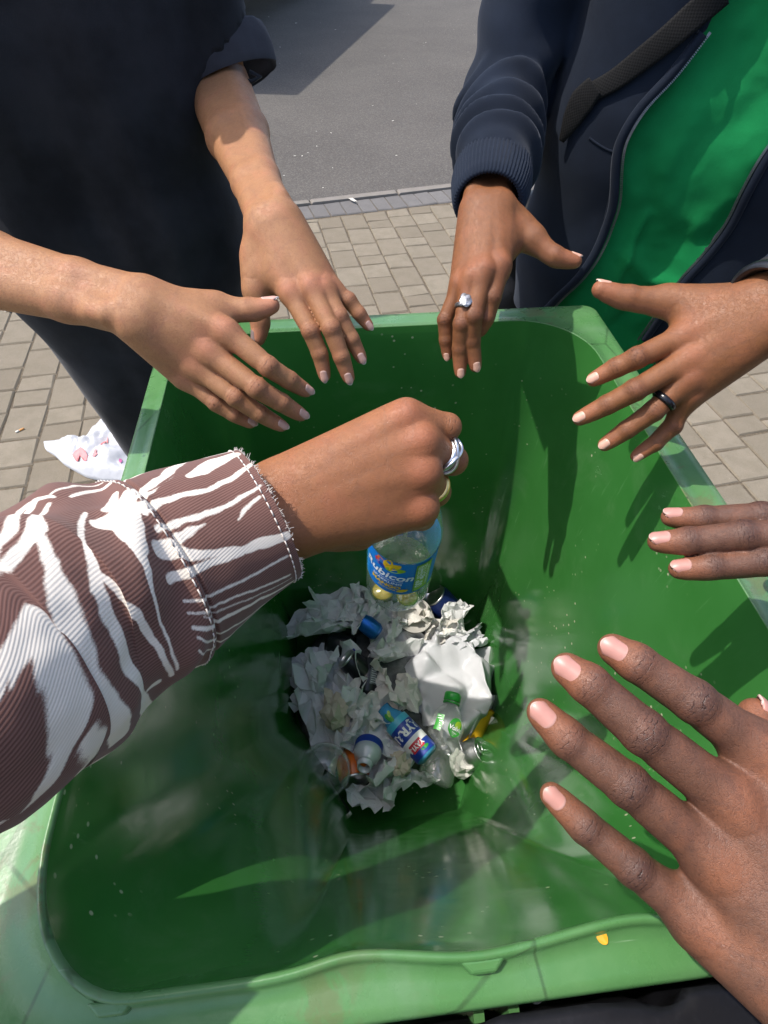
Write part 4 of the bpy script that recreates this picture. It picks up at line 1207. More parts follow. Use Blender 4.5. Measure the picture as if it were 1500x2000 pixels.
v, f = tube([b_ - nrm(b_ - a_) * .004, b_ + nrm(b_ - a_) * .002], .0036, 12)
mesh('straw_end', v, f, ink('straw_tip', (.6, .55, .5)), D.objects['drinking_straw'])
v, f = crumple(55, (.026, .024, .022), .9, 4, 12, .4)
put('wrapper', (v, f), simple('yellow_wrapper', (.45, .36, .05), .5, 0, .3, 40), 617, 1474, .39, 0, (0, 0), 'yellowish crushed wrapper under the left paper beside the clear cup', 'wrapper', None, 0)
# ------------------------------------------------------------------ people
def seg_t(p, a, b):
    ba = b - a; return np.clip(((p - a) @ ba) / (ba @ ba), -.2, 1.2)
def field(prims, k):
    pr = [(np.asarray(a, float), np.asarray(b, float), ra, rb, *r) for a, b, ra, rb, *r in prims]
    def f(p):
        p = np.asarray(p, np.float32); d = None
        for a, b, ra, rb, *r in pr:
            e = s_cone(p, a, b, ra, rb); d = e if d is None else smin(d, e, r[0] if r else k)
        return d
    lo = np.min([np.minimum(a - ra, b - rb) for a, b, ra, rb, *r in pr], 0) - .03
    hi = np.max([np.maximum(a + ra, b + rb) for a, b, ra, rb, *r in pr], 0) + .03
    return f, lo, hi
def march(f, px, py, t0=.3, t1=1.6):
    o = CAM; d = ray(px, py); L = np.linalg.norm(d); t = t0
    for _ in range(160):
        s = float(f((o + d * t)[None].astype(np.float32))[0])
        if abs(s) < .0004: break
        t += max(s, -.01) / L * .8
        if t > t1: return None
    return o + d * t
def gradn(f, p, e=.003):
    p = np.asarray(p, np.float32)[None]
    return nrm(np.array([float(f(p + np.array(v, np.float32) * e)[0] - f(p - np.array(v, np.float32) * e)[0]) for v in np.eye(3)]))
def face_parts(root, H, fwd, skin, hairm, long_hair=False):
    """a plain head with features: H centre of the head"""
    H = np.asarray(H, float); fwd = nrm(fwd); r = np.cross(fwd, (0, 0, 1)); up = np.array([0, 0, 1.0])
    pr = [(H + up * .03 - fwd * .02, H + up * .02 + fwd * .01, .083, .080), (H - up * .03 + fwd * .03, H - up * .075 + fwd * .045, .062, .036),
          (H + fwd * .085 + up * .012, H + fwd * .108 - up * .022, .010, .014, .012), (H + fwd * .075 - up * .055 - r * .018, H + fwd * .075 - up * .055 + r * .018, .011, .011, .012)]
    for s in (-1, 1): pr.append((H + r * s * .082 + up * .02, H + r * s * .085 - up * .02, .012, .009, .008))
    eyes = []
    for s in (-1, 1): eyes.append(H + fwd * .078 + r * s * .032 + up * .012)
    hp = [(H + up * .045 - fwd * .03, H + up * .045 - fwd * .005, .092, .088), (H - up * .02 - fwd * .045, H + up * .02 - fwd * .04, .075, .085)]
    if long_hair: hp.append((H - up * .16 - fwd * .07, H - fwd * .05, .05, .08))
    f, lo, hi = field(hp, .03)
    f2 = lambda p: np.maximum(f(p) + .006 * fbm(p * 60, 2), ((p - H) @ fwd) - .055 + np.clip(-(p - H) @ up, 0, 1) * .9)
    v, F, n = polygonise(f2, lo, hi, .006)
    mesh('hair', v, F, hairm, root)
    for e in eyes:
        v, F = lathe([(.0, -.011), (.008, -.008), (.011, 0), (.008, .008), (.0, .011)], 16)
        mesh('eye', v * 1.0 + e - fwd * .006, F, simple('eye_white', (.5, .48, .45), .2), root)
    return pr
def body(root, skin, sk, hands, head, fwd, hairm, long_hair=False, hv=.0014):
    """one continuous body: coarse trunk plus fine forearms and hands"""
    V = []; Fs = []; A = []; K = []; n0 = 0
    pr = list(sk) + face_parts(root, head, fwd, skin, hairm, long_hair)
    f, lo, hi = field(pr, .025)
    v, F, n = polygonise(f, lo, hi, .008)
    V.append(v); Fs.append(F); n0 = len(v)
    A.append(np.tile([0, 0, .8, 0], (len(v), 1))); K.append(np.full(len(v), 30.0))
    for hk in hands:
        g = hand_geo(HANDS[hk]); f, lo, hi = hand_field(g); GEO[hk] = g
        v, F, n = polygonise(f, lo, hi, hv if hk not in 'EG' else .0011)
        at = hand_attrs(g, v, n); V.append(v); Fs.append(F + n0); n0 += len(v); A.append(at['skin']); K.append(at['ks'])
    return mesh('body', np.concatenate(V), np.concatenate(Fs), skin, root, True, dict(skin=np.concatenate(A), ks=np.concatenate(K)))
def cloth(name, f, lo, hi, h, mat, root, attrs=None):
    v, F, n = polygonise(f, lo, hi, h)
    return mesh(name, v, F, mat, root)
def shoes(root, pts, fwd, mat):
    for p in pts:
        p = np.asarray(p, float); fw = nrm(fwd)
        f, lo, hi = field([(p + (0, 0, .05), p + fw * .17 + (0, 0, .035), .045, .036), (p - fw * .03 + (0, 0, .045), p + (0, 0, .09), .042, .045)], .03)
        f2 = lambda q: np.maximum(f(q), .002 - q[:, 2])
        cloth('shoe', f2, lo, hi, .007, mat, root)
GEO = {}
HAIR = fabric('hair_dark', (.014, .010, .008), 1200, .6, .4, .3, .1)
BLACKTEE = fabric('black_cotton', (.0165, .0172, .0212), 1400, .95, .25, .45, .6)
TROUS = fabric('black_trousers', (.012, .013, .015), 900, .8, .25, .3, .2)
SHOE = simple('shoe_leather', (.02, .02, .02), .5)
NAVY_F = fabric('navy_fleece', (.0085, .0130, .0235), 1500, .95, .22, .22, .40)
GREEN_F = fabric('green_jersey', (.006, .200, .056), 1300, .9, .22, .14, .12)
BLACK_N = fabric('black_nylon', (.008, .008, .010), 300, .42, .15, .3, .0)
v3 = lambda *a: np.array(a, float)
# ---------- left: black oversized T-shirt
L0 = empty('person', (-.365, .87, 0), 'person in an oversized black T-shirt with a rolled sleeve, bare forearms over the bin', 'person')
bx, by = -.368, .865
skel = [(v3(bx - .06, by, 1.30), v3(bx - .05, by, 1.02), .085, .085), (v3(bx + .06, by, 1.30), v3(bx + .05, by, 1.02), .085, .085), (v3(bx, by, 1.02), v3(bx, by, .9), .10, .10),
        (v3(bx - .13, by, 1.48), v3(bx + .13, by, 1.48), .045, .045), (v3(bx, by, 1.48), v3(bx, by - .02, 1.60), .052, .048)]
skel += [(v3(bx + .05 + s * .06, by, .9), v3(bx + .05 + s * .062, by, .48), .07, .045) for s in (-1, 1)] + [(v3(bx + .05 + s * .062, by, .48), v3(bx + .05 + s * .062, by + .02, .08), .045, .034) for s in (-1, 1)]
gA, gB = hand_geo(HANDS['A']), hand_geo(HANDS['B'])
shB = v3(-.215, .895, 1.49); shA = v3(-.53, .85, 1.49)
skel += [(shB, gB['E'], .048, .036), (shA, gA['E'], .048, .034)]
legs_dx = .045
bodyL = body(L0, SKIN_L, skel, 'AB', (bx, by - .03, 1.70), (.2, -1, -.3), HAIR, True)
for hk in 'AB':
    for k in GEO[hk]['F']: nail(GEO[hk], k, bodyL, NAIL_T if (hk == 'B' and k == 'thumb') else NAIL_L, wide=.74, length=1.18)
tr = [(v3(bx - .055, by, 1.47), v3(bx - .062, by, 1.1), .105, .112), (v3(bx + .055, by, 1.47), v3(bx + .062, by, 1.1), .105, .112),
      (v3(bx - .062, by, 1.1), v3(bx + .005, by - .010, .66), .112, .098), (v3(bx + .062, by, 1.1), v3(bx + .07, by - .01, .66), .112, .100)]
hemB = gB['E'] + (gB['W'] - gB['E']) * .0 + v3(0, 0, 0)
sB = nrm(hemB - shB)
slvA = [(shA, gA['E'] * .75 + shA * .25, .066, .060, .03), (v3(bx - .12, by, 1.50), v3(bx + .12, by, 1.50), .05, .05, .05)]
fT, lo, hi = field(tr + slvA, .05)
lo = np.minimum(lo, hemB - .1); hi = np.maximum(hi, np.maximum(hemB, shB) + .1)
cutd = nrm(v3(.30, -.42, -.86))
hemc = P(447, 148, .69)
def fTee(p):
    d = fT(p)
    x, y, z = p[:, 0], p[:, 1], p[:, 2]
    w = sstep(1.45, 1.1, z)
    s = (x - bx) * .9 + (z - 1.2) * .10
    d = d + w * (.0038 * np.sin(s * 62 + 1.3 * vnoise(p * 5)) + .0026 * np.sin(s * 118 + 2 * vnoise(p * 7 + 4))) * sstep(-.10, .16, x - bx)
    d = d + .006 * vnoise(p * (6, 6, 3.4)) + .0016 * vnoise(p * 26)
    e = s_cone(p, shB + v3(-.02, 0, 0), hemB - sB * .02, .068, .058) + .007 * vnoise(p * (11, 11, 7)) + .002 * vnoise(p * 30)
    e = np.maximum(e, (p - hemc) @ cutd)
    e = np.maximum(e, -s_cone(p, hemc - cutd * .09, hemc + cutd * .05, .046, .052))
    d = smin(d, e, .02)
    return np.maximum(d, .62 - z)
cloth('t_shirt', fTee, lo, hi, .0052, BLACKTEE, L0)
# rolled cuff at the sleeve end
ax_ = sB
def torus_band(c, z, r, w, th, n=60, wob=.0, prof=10, xs=1.0, ys=1.0, x=None, seed=0):
    pf = [(r + th * math.sin(a) * (1 if math.sin(a) > 0 else .6), w / 2 * math.cos(a)) for a in np.linspace(0, 2 * math.pi, prof, endpoint=False)]
    pf.append(pf[0]); v, f = lathe(pf, n); v = v * (xs, ys, 1)
    if wob: v = v * (1 + wob * fbm(v * 35 + seed, 3))[:, None]
    return place(v, c, z, x), f
v, f = torus_band(hemc - cutd * .016, cutd, .0555, .044, .0026, 70, .05, 14, 1.10, .92, camdir((1, .8, 0)))
mesh('sleeve_cuff', v, f, fabric('faded_cotton', (.035, .035, .042), 1200, .95, .3, .35, .4), L0)
t0 = P(488, 140, .665)
v, f = tube([t0, t0 + camdir((.012, -.006, 0)) * .014, t0 + camdir((.2, -1, 0)) * .012, t0 + camdir((-.8, -.5, -.3)) * .012], .0022, 8)
mesh('sleeve_tab', v, f, BLACKTEE, L0)
f, lo, hi = field([(v3(bx + .04, by, .95), v3(bx + .05, by, .86), .10, .10)] + [(v3(bx + .05 + s * .055, by, .88), v3(bx + .05 + s * .06, by, .48), .082, .062) for s in (-1, 1)] + [(v3(bx + .05 + s * .06, by, .48), v3(bx + .05 + s * .062, by + .02, .07), .062, .056) for s in (-1, 1)], .03)
cloth('trousers', lambda p: f(p) + .005 * vnoise(p * 14), lo, hi, .009, TROUS, L0)
shoes(L0, [(bx - .01, by, 0), (bx + .11, by, 0)], (.2, -1, 0), SHOE)
# ---------- right: navy hoodie over a green T-shirt
R0 = empty('person', (.47, .90, 0), 'person in an open navy hooded sweatshirt over a green T-shirt', 'person')
rx, ry = .465, .895
gC, gD = hand_geo(HANDS['C']), hand_geo(HANDS['D'])
shC, shD = v3(.255, .985, 1.50), v3(.68, .90, 1.50)
_c27, _s27 = math.cos(.42), math.sin(.42)
def rt(x, y, z): return v3(rx + (x - rx) * _c27 + (y - ry) * _s27, ry - (x - rx) * _s27 + (y - ry) * _c27, z)
skel = [(rt(rx - .06, ry + .01, 1.32), rt(rx - .06, ry + .01, 1.05), .060, .06), (rt(rx + .06, ry + .01, 1.32), rt(rx + .06, ry + .01, 1.05), .060, .06), (v3(rx, ry, 1.05), v3(rx, ry + .02, .93), .06, .08),
        (rt(rx - .15, ry + .01, 1.50), rt(rx + .15, ry + .01, 1.50), .035, .035), (v3(rx, ry, 1.50), v3(rx - .01, ry - .02, 1.64), .056, .052)]
skel += [(v3(rx + s * .09, ry + .01, .86), v3(rx + s * .11, ry, .50), .078, .058) for s in (-1, 1)] + [(v3(rx + s * .11, ry, .50), v3(rx + s * .11, ry + .02, .08), .058, .04) for s in (-1, 1)]
skel += [(shC, gC['E'], .048, .038), (shD, gD['E'], .048, .038)]
bodyR = body(R0, SKIN_R, skel, 'CD', (rx - .02, ry - .05, 1.76), (-.3, -1, -.4), HAIR)
for hk in 'CD':
    for k in GEO[hk]['F']: nail(GEO[hk], k, bodyR, NAIL_R, wide=.72, length=.92)
_c27, _s27 = math.cos(.42), math.sin(.42)
def rt(x, y, z): return v3(rx + (x - rx) * _c27 + (y - ry) * _s27, ry - (x - rx) * _s27 + (y - ry) * _c27, z)
tee = [(rt(rx - .075, ry, 1.47), rt(rx - .08, ry - .005, 1.05), .105, .108), (rt(rx + .075, ry, 1.47), rt(rx + .08, ry - .005, 1.05), .105, .108),
       (rt(rx - .08, ry - .005, 1.05), rt(rx - .075, ry, .84), .108, .112), (rt(rx + .08, ry - .005, 1.05), rt(rx + .075, ry, .84), .108, .112), (rt(rx - .08, ry + .0, 1.2), rt(rx + .08, ry + .0, 1.2), .112, .112)]
fG, lo, hi = field(tee, .05)
YT = .775
def trace(pts, y=YT): return np.array([AY(a, b, y) for a, b in pts])
FOLDS = [([(1165, 640), (1195, 560), (1235, 470), (1262, 420)], .010, .008), ([(1225, 500), (1270, 545), (1330, 562)], .010, .012), ([(1300, 330), (1345, 250), (1400, 150), (1440, 60)], .006, .016),
         ([(1390, 470), (1450, 400), (1490, 350)], -.006, .014), ([(1240, 380), (1290, 390), (1350, 440)], .005, .016), ([(1190, 640), (1240, 600), (1290, 600)], -.006, .012),
         ([(1420, 250), (1470, 230), (1500, 190)], -.005, .018), ([(1260, 300), (1270, 400), (1250, 470)], -.005, .012)]
FOLDS = [(np.array([(lambda q, a=a, b=b: q if q is not None else AY(a, b, .76))(march(fG, a, b)) for a, b in p])[:, [0, 2]], am, w) for p, am, w in FOLDS]
def polyd(q, L):
    d = np.full(len(q), 9.0)
    for a, b in zip(L[:-1], L[1:]):
        ba = b - a; t = np.clip(((q - a) @ ba) / (ba @ ba), 0, 1); d = np.minimum(d, np.linalg.norm(q - a - t[:, None] * ba, axis=1))
    return d
def fGreen(p):
    d = fG(p); q = p[:, [0, 2]].astype(float)
    for L, a, w in FOLDS: d = d - .62 * a * np.exp(-(polyd(q, L) / w) ** 2) * (p[:, 1] < ry)
    return np.maximum(d + .004 * vnoise(p * 9) + .0020 * vnoise(p * (34, 34, 18)) + .0012 * np.abs(vnoise(p * 55)), .86 - p[:, 2])
cloth('t_shirt', fGreen, lo, hi, .005, GREEN_F, R0)
hd = [(a, b, ra + .012, rb + .014, *r) for a, b, ra, rb, *r in tee]
hd[2] = (rt(rx - .085, ry - .005, 1.05), rt(rx - .085, ry, .93), .122, .120); hd[3] = (rt(rx + .085, ry - .005, 1.05), rt(rx + .085, ry, .93), .122, .120)
hd += [(rt(rx - .16, ry, 1.52), rt(rx + .16, ry, 1.52), .055, .055), (rt(rx, ry + .08, 1.50), rt(rx, ry + .03, 1.56), .08, .07)]
fH0, lo, hi = field(hd, .05)
sl = [(shC, gC['E'], .064, .058), (shD, gD['E'], .07, .062)]
wC = gC['W'] + nrm(gC['E'] - gC['W']) * .062
wD = gD['W'] + nrm(gD['E'] - gD['W']) * .030
sl2C = (gC['E'], wC, .057, .037); sl2D = (gD['E'], wD, .060, .043)
ZL = [(1430, -40), (1380, 60), (1315, 145), (1255, 210), (1220, 265), (1207, 310), (1202, 390), (1190, 435), (1165, 495), (1130, 545), (1085, 588), (1040, 640)]
ZR = [(1640, 120), (1560, 220), (1500, 300), (1460, 370), (1425, 440), (1380, 500), (1335, 550), (1280, 630), (1255, 665), (1220, 720)]
def trace_on(f, pts):
    out = []
    for a, b in pts:
        q = march(f, a, b); out.append(q if q is not None else AY(a, b, .76))
    return np.array(out)
zl = trace_on(fH0, ZL); zl = zl[np.argsort(zl[:, 2])]; zr = trace_on(fH0, ZR); zr = zr[np.argsort(zr[:, 2])]
def fHood(p):
    x, y, z = p[:, 0].astype(float), p[:, 1], p[:, 2].astype(float)
    body_ = fH0(p) + .005 * vnoise(p * 8 + 3) + .0014 * vnoise(p * 28)
    xl = np.interp(z, zl[:, 2], zl[:, 0]); xr = np.interp(z, zr[:, 2], zr[:, 0])
    op = np.maximum(np.maximum(xl - x, x - xr), y - ry)
    body_ = np.maximum(body_, -op)
    body_ = np.maximum(body_, -np.maximum(fG(p) - .004, .0))
    d = body_
    for (a, b, ra, rb) in sl:
        a = np.asarray(a); b = np.asarray(b); t = seg_t(p, a, b)
        e = s_cone(p, a, b, ra, rb) + .010 * vnoise(p * (13, 13, 22)) + .004 * np.sin(t * 17 + 4 * vnoise(p * 9))
        d = smin(d, e, .02)
    for (a, b, ra, rb), ph in ((sl2C, .3), (sl2D, 1.7)):
        t = seg_t(p, np.asarray(a), np.asarray(b))
        lat = (p - a) @ RTI
        n1 = vnoise(p * 9 + ph * 7); n2 = vnoise(p * 15 + 31 + ph)
        n0 = vnoise(p * 5.5 + ph * 3)
        wv = t * 5.8 + lat * 6.5 + ph + .55 * n0 + .12 * n1
        fold = (.5 + .5 * np.cos(2 * np.pi * wv)) ** 1.8
        amp = .0175 * (.35 + .8 * sstep(-.7, .5, n1))
        puff = .009 * np.exp(-((t - .90) / .12) ** 2)
        e = s_cone(p, a, b, ra, rb) - amp * fold * sstep(-.1, .15, t) * (1 - .85 * sstep(.80, .92, t)) - puff + .006 + .007 * vnoise(p * 14) + .0015 * vnoise(p * 45)
        e = np.maximum(e, (p - (b - 0)) @ nrm(b - a))
        e = np.maximum(e, -s_cone(p, a, b + nrm(b - a) * .05, ra * .6, .034))
        d = smin(d, e, .012)
    return np.maximum(d, .93 - z + .0 * x)
allp = hd + sl + [sl2C, sl2D]
lo = np.min([np.minimum(np.asarray(a) - ra, np.asarray(b) - rb) for a, b, ra, rb, *r in allp], 0) - .03; hi = np.max([np.maximum(np.asarray(a) + ra, np.asarray(b) + rb) for a, b, ra, rb, *r in allp], 0) + .03
cloth('hooded_sweatshirt', fHood, lo, hi, .0048, NAVY_F, R0)
# ribbed cuffs
def ribbed(c, z, r, w, n, name, x=None, flare=.0, xs=1.0):
    m = n * 6; th = np.linspace(0, 2 * np.pi, m, endpoint=False)
    rr = r + .0007 * np.cos(th * n)
    pr = []
    for (dr, zz) in ((.007, -w), (.0065, -w * .6), (.0030, -w * .2), (.0, 0), (-.0022, .0012), (-.004, .0), (-.005, -w * .6)):
        R_ = rr + dr + flare * (zz / w); pr.append(np.stack([R_ * np.cos(th) * xs, R_ * np.sin(th), np.full(m, zz)], 1))
    v = np.concatenate(pr); return mesh(name, place(v, c, z, x), grid_faces(m, 7, True), NAVY_F, R0)
aC = nrm(gC['W'] - gC['E'])
ribbed(wC + aC * .056, aC, .0325, .075, 62, 'ribbed_cuff', gC['lat'] if 'lat' in gC else GEO['C']['lat'], .0, 1.1)
aD = nrm(gD['W'] - gD['E'])
ribbed(wD + aD * .020, aD, .038, .045, 46, 'ribbed_cuff', GEO['D']['lat'], .0, 1.08)
# zip teeth run along both front edges
ZIP = simple('zip_metal', (.16, .17, .19), .35, .8, .2, 500)
def on_cloth(f, pts, off, n):
    c = catmull([list(p) + [0] for p in pts], n)[:, :2]; out = []
    for a, b in c:
        q = march(f, a, b)
        if q is not None and q[1] < ry and q[1] > .6: out.append(q)
    out = np.array(out)
    if len(out) > 6:
        k = np.ones(5) / 5
        out = np.stack([np.convolve(np.r_[[out[0, i]] * 2, out[:, i], [out[-1, i]] * 2], k, 'valid') for i in range(3)], 1)
    d = nrm(CAM - out); return out + d * off
for zp, dx in ((ZL[1:], 5), (ZR[:-1], -5)):
    pts = on_cloth(fH0, [(a - dx * .6, b) for a, b in zp], .0015, 90)
    v, f = tube(pts, .0062, 10); mesh('zip_band', v, f, NAVY_F, R0)
    pts = on_cloth(fH0, [(a + dx * 2.0, b) for a, b in zp], .0045, 120)
    pts = catmull(pts, 420)
    acc = Acc()
    for i in range(0, 419, 2):
        t = nrm(pts[i + 1] - pts[i]); s = nrm(np.cross(t, nrm(CAM - pts[i]))); u = np.cross(s, t)
        c = pts[i]; e = .0006
        vv = [c + t * a * e + s * b * .0016 + u * q * .0009 for q in (-1, 1) for a, b in ((-1, -1), (1, -1), (1, 1), (-1, 1))]
        acc.add(vv, [(0, 3, 2, 1), (4, 5, 6, 7), (0, 1, 5, 4), (1, 2, 6, 5), (2, 3, 7, 6), (3, 0, 4, 7)])
    acc.build('zip', ZIP, R0, False)
sm = on_cloth(fHood, [(1150, 268), (1165, 280), (1185, 292), (1200, 297)], -.0006, 20)
v, f = tube(sm, .0018, 8); mesh('pocket_seam', v, f, NAVY_F, R0)
sm = on_cloth(fHood, [(1196, 302), (1194, 340), (1192, 380), (1180, 432)], -.0006, 24)
v, f = tube(sm, .0016, 8); mesh('pocket_seam', v, f, NAVY_F, R0)
f, lo, hi = field([(v3(rx, ry + .02, .90), v3(rx, ry + .02, .86), .11, .12)] + [(v3(rx + s * .09, ry + .01, .86), v3(rx + s * .115, ry, .50), .110, .085) for s in (-1, 1)] + [(v3(rx + s * .115, ry, .50), v3(rx + s * .115, ry + .02, .07), .085, .07) for s in (-1, 1)], .04)
cloth('trousers', lambda p: f(p) + .006 * vnoise(p * 12 + 9), lo, hi, .009, fabric('navy_denim', (.010, .013, .022), 900, .9, .3, .3, .15), R0)
shoes(R0, [(rx - .11, ry, 0), (rx + .11, ry, 0)], (-.2, -1, 0), SHOE)
# bracelet, rings
v, f, c, a, n, rr = ring_band(GEO['D'], 'ring', .66, 'ring', ONYX, R0, .0062, .0024, rs=1.06)
mesh('black_ring', place(v, c, a, n), f, ONYX, R0)
gg = GEO['C']; v, f, c, a, n, rr = ring_band(gg, 'ring', .62, 'ring', SILVER, R0, .0050, .0018, rs=1.06)
acc = Acc(); acc.add(place(v, c, a, n), f)
bm = bmesh.new(); bmesh.ops.create_icosphere(bm, subdivisions=4, radius=1)
sv = np.array([q.co[:] for q in bm.verts]); sf = [tuple(w.index for w in q.verts) for q in bm.faces]; bm.free()
sv = sv * (1 + .10 * fbm(sv * 3, 3))[:, None] * (.0088, .0068, .0020)
acc.add(place(sv, c + n * (rr + .002), n, a), sf)
acc.build('silver_ring', simple('worn_silver', (.36, .36, .37), .42, 1.0, .6, 260), R0)
wc = gD['W'] + aD * .010
v, f = torus_band(wc, aD, .0300, .016, .0045, 60, .0, 12, 1.12, .92, GEO['D']['lat'])
mesh('wristband', v, f, simple('rubber_black', (.01, .01, .012), .35), R0)
v, f = torus_band(wc - aD * .018, aD, .0325, .012, .0045, 60, .03, 12, 1.12, .92, GEO['D']['lat'])
mesh('wristband', v, f, simple('cord_black', (.012, .012, .013), .7), R0)
# the bag strap across the chest
bag = empty('shoulder_bag', (.36, 1.02, .95), 'black shoulder bag on a woven strap crossing the navy sweatshirt', 'bag')
t = NT('woven_strap'); uvw = t.attr('flat').outputs['Vector']
ck = t.n('ShaderNodeTexChecker'); ck.inputs['Scale'].default_value = 1.0; t.l(uvw, ck.inputs['Vector'])
c = t.mix(ck.outputs['Fac'], (.004, .004, .004), (.013, .0125, .0125)); t.set(Base_Color=c, Roughness=.8); t.b.inputs['Specular IOR Level'].default_value = .2; t.bump(ck.outputs['Fac'], .6, .0012)
def strap(pts, wid, off, name):
    c = catmull([list(p) for p in pts], 60); w = np.interp(np.linspace(0, 1, 60), np.linspace(0, 1, len(wid)), wid)
    rows = []; uv = []; s = 0
    cen = []
    for i, (a, b, z) in enumerate(c):
        q = march(fHood, a, b); cen.append(q if q is not None else cen[-1])
    cen = np.array(cen); 
    for _ in range(4): cen[1:-1] = (cen[:-2] + 2 * cen[1:-1] + cen[2:]) / 4
    T = nrm(np.gradient(cen, axis=0)); L = np.r_[0, np.cumsum(np.linalg.norm(np.diff(cen, axis=0), axis=1))]
    for i in range(60):
        out = nrm(CAM - cen[i]); n_ = nrm(gradn(fHood, cen[i], .02) + out * .8); sd = nrm(np.cross(T[i], n_))
        for u in np.linspace(-1, 1, 9):
            rows.append(cen[i] + n_ * (off + .0015 * (1 - u * u)) + sd * u * w[i] * .5); uv.append((u * w[i] * .5 / .0021, L[i] / .0021, 0.5))
    o = mesh(name, rows, grid_faces(9, 60), t.m, bag, True, dict(flat=np.array(uv)))
    m = o.modifiers.new('s', 'SOLIDIFY'); m.thickness = .0022; m.offset = -1
strap([(1440, -48, 0), (1387, 0, 0), (1320, 62, 0), (1255, 115, 0), (1200, 158, 0), (1150, 185, 0)], [.032, .030, .028, .026, .024, .022], .006, 'strap')
strap([(1165, 170, 0), (1140, 200, 0), (1120, 235, 0), (1100, 275, 0)], [.026, .034, .026, .008], .010, 'strap_fold')
f, lo, hi = field([(v3(.30, 1.06, 1.02), v3(.42, 1.10, 1.02), .06, .06), (v3(.30, 1.06, .88), v3(.42, 1.10, .88), .065, .065)], .05)
cloth('pouch', lambda p: f(p) + .006 * vnoise(p * 20), lo, hi, .008, BLACK_N, bag)
# ---------- near right: dark skinned hands, black T-shirt
D0 = empty('person', (.68, -.17, 0), 'person at the right edge holding out two dark brown hands with pink nails', 'person')
dx, dy = .68, -.17; fw = nrm(v3(-.75, .66, 0)); lf = v3(-fw[1], fw[0], 0)
gE, gF = hand_geo(HANDS['E']), hand_geo(HANDS['F'])
cD = v3(dx, dy, 0); shE = cD + lf * .19 + v3(0, 0, 1.44); shF = cD - lf * .19 + v3(0, 0, 1.44)
skel = [(cD + lf * s * .07 + v3(0, 0, 1.30), cD + lf * s * .06 + v3(0, 0, 1.0), .085, .08) for s in (-1, 1)] + [(shE, shF, .045, .045), (cD + v3(0, 0, 1.45), cD + v3(0, 0, 1.62) + fw * .03, .055, .052), (cD + v3(0, 0, 1.0), cD + v3(0, 0, .92), .1, .1)]
skel += [(cD + lf * s * .09 + v3(0, 0, .92), cD + lf * s * .10 + v3(0, 0, .48), .085, .058) for s in (-1, 1)] + [(cD + lf * s * .10 + v3(0, 0, .48), cD + lf * s * .10 + v3(0, 0, .08), .058, .04) for s in (-1, 1)]
skel += [(shE, gE['E'], .048, .037), (shF, gF['E'], .048, .037)]
bodyD = body(D0, SKIN_D, skel, 'EF', cD + fw * .04 + v3(0, 0, 1.73), fw + v3(0, 0, -.4), HAIR)
for hk in 'EF':
    for k in GEO[hk]['F']: nail(GEO[hk], k, bodyD, NAIL_D, wide=.84, length=1.0)
f, lo, hi = field([(cD + lf * s * .07 + v3(0, 0, 1.42), cD + lf * s * .075 + v3(0, 0, .90), .108, .112) for s in (-1, 1)] + [(shE, shE * .45 + gE['E'] * .55, .066, .062, .03), (shF, shF * .45 + gF['E'] * .55, .066, .062, .03)], .05)
cloth('t_shirt', lambda p: f(p) + .005 * vnoise(p * 10), lo, hi, .008, BLACKTEE, D0)
f, lo, hi = field([(cD + lf * s * .08 + v3(0, 0, .93), cD + lf * s * .11 + v3(0, 0, .5), .11, .08) for s in (-1, 1)] + [(cD + lf * s * .11 + v3(0, 0, .5), cD + lf * s * .11 + v3(0, 0, .07), .08, .065) for s in (-1, 1)], .03)
cloth('trousers', lambda p: f(p) + .005 * vnoise(p * 12), lo, hi, .01, TROUS, D0)
shoes(D0, [cD + lf * .11, cD - lf * .11], fw, SHOE)
# ---------- near: zebra jacket, hand with the bottle
Z0 = empty('person', (-.02, -.30, 0), 'person in a brown and white zebra print jacket holding a bottle by its neck', 'person')
zx, zy = .03, -.33
gG = hand_geo(HANDS['G']); shG = v3(zx - .23, zy + .02, 1.43); shZ = v3(zx + .20, zy, 1.43)
skel = [(v3(zx + s * .07, zy, 1.28), v3(zx + s * .06, zy + .03, 1.0), .08, .08) for s in (-1, 1)] + [(shG, shZ, .045, .045), (v3(zx, zy, 1.45), v3(zx, zy, 1.60), .05, .048), (v3(zx, zy + .04, 1.0), v3(zx + .03, zy + .10, .95), .09, .09)]
skel += [(v3(zx + .04 + s * .09, zy + .19, .90), v3(zx + .04 + s * .09, zy + .19, .48), .07, .05) for s in (-1, 1)] + [(v3(zx + .04 + s * .09, zy + .19, .48), v3(zx + .04 + s * .09, zy + .12, .08), .05, .036) for s in (-1, 1)]
skel += [(shG, gG['E'], .046, .036), (shZ, v3(zx + .26, zy - .02, 1.16), .046, .038), (v3(zx + .26, zy - .02, 1.16), v3(zx + .27, zy + .06, .92), .036, .026), (v3(zx + .27, zy + .06, .92), v3(zx + .265, zy + .09, .80), .030, .020)]
bodyZ = body(Z0, SKIN_Z, skel, 'G', (zx, zy - .01, 1.70), (0, 1, -.5), HAIR, True)
for hk in 'G':
    for k in GEO[hk]['F']: nail(GEO[hk], k, bodyZ, NAIL_R, wide=.72, length=.95)
gg = GEO['G']
v, f, c, a, n, rr = ring_band(gg, 'ring', .66, 'ring', SILVER, Z0, .0062, .0020, rs=1.07)
acc = Acc(); acc.add(place(v, c, a, n), f)
for s in (-1, 1):
    th = np.linspace(-1.2, 1.2, 30); nn = nrm(n - a * np.dot(n, a)); bb = np.cross(a, nn)
    pts = [c + (rr + .0026) * (math.cos(q) * nn + math.sin(q) * bb) + a * (.0032 * math.sin(q * 2.2) * s) for q in th]
    vv, ff = tube(pts, .0011, 8); acc.add(vv, ff)
acc.build('silver_ring', SILVER, Z0)
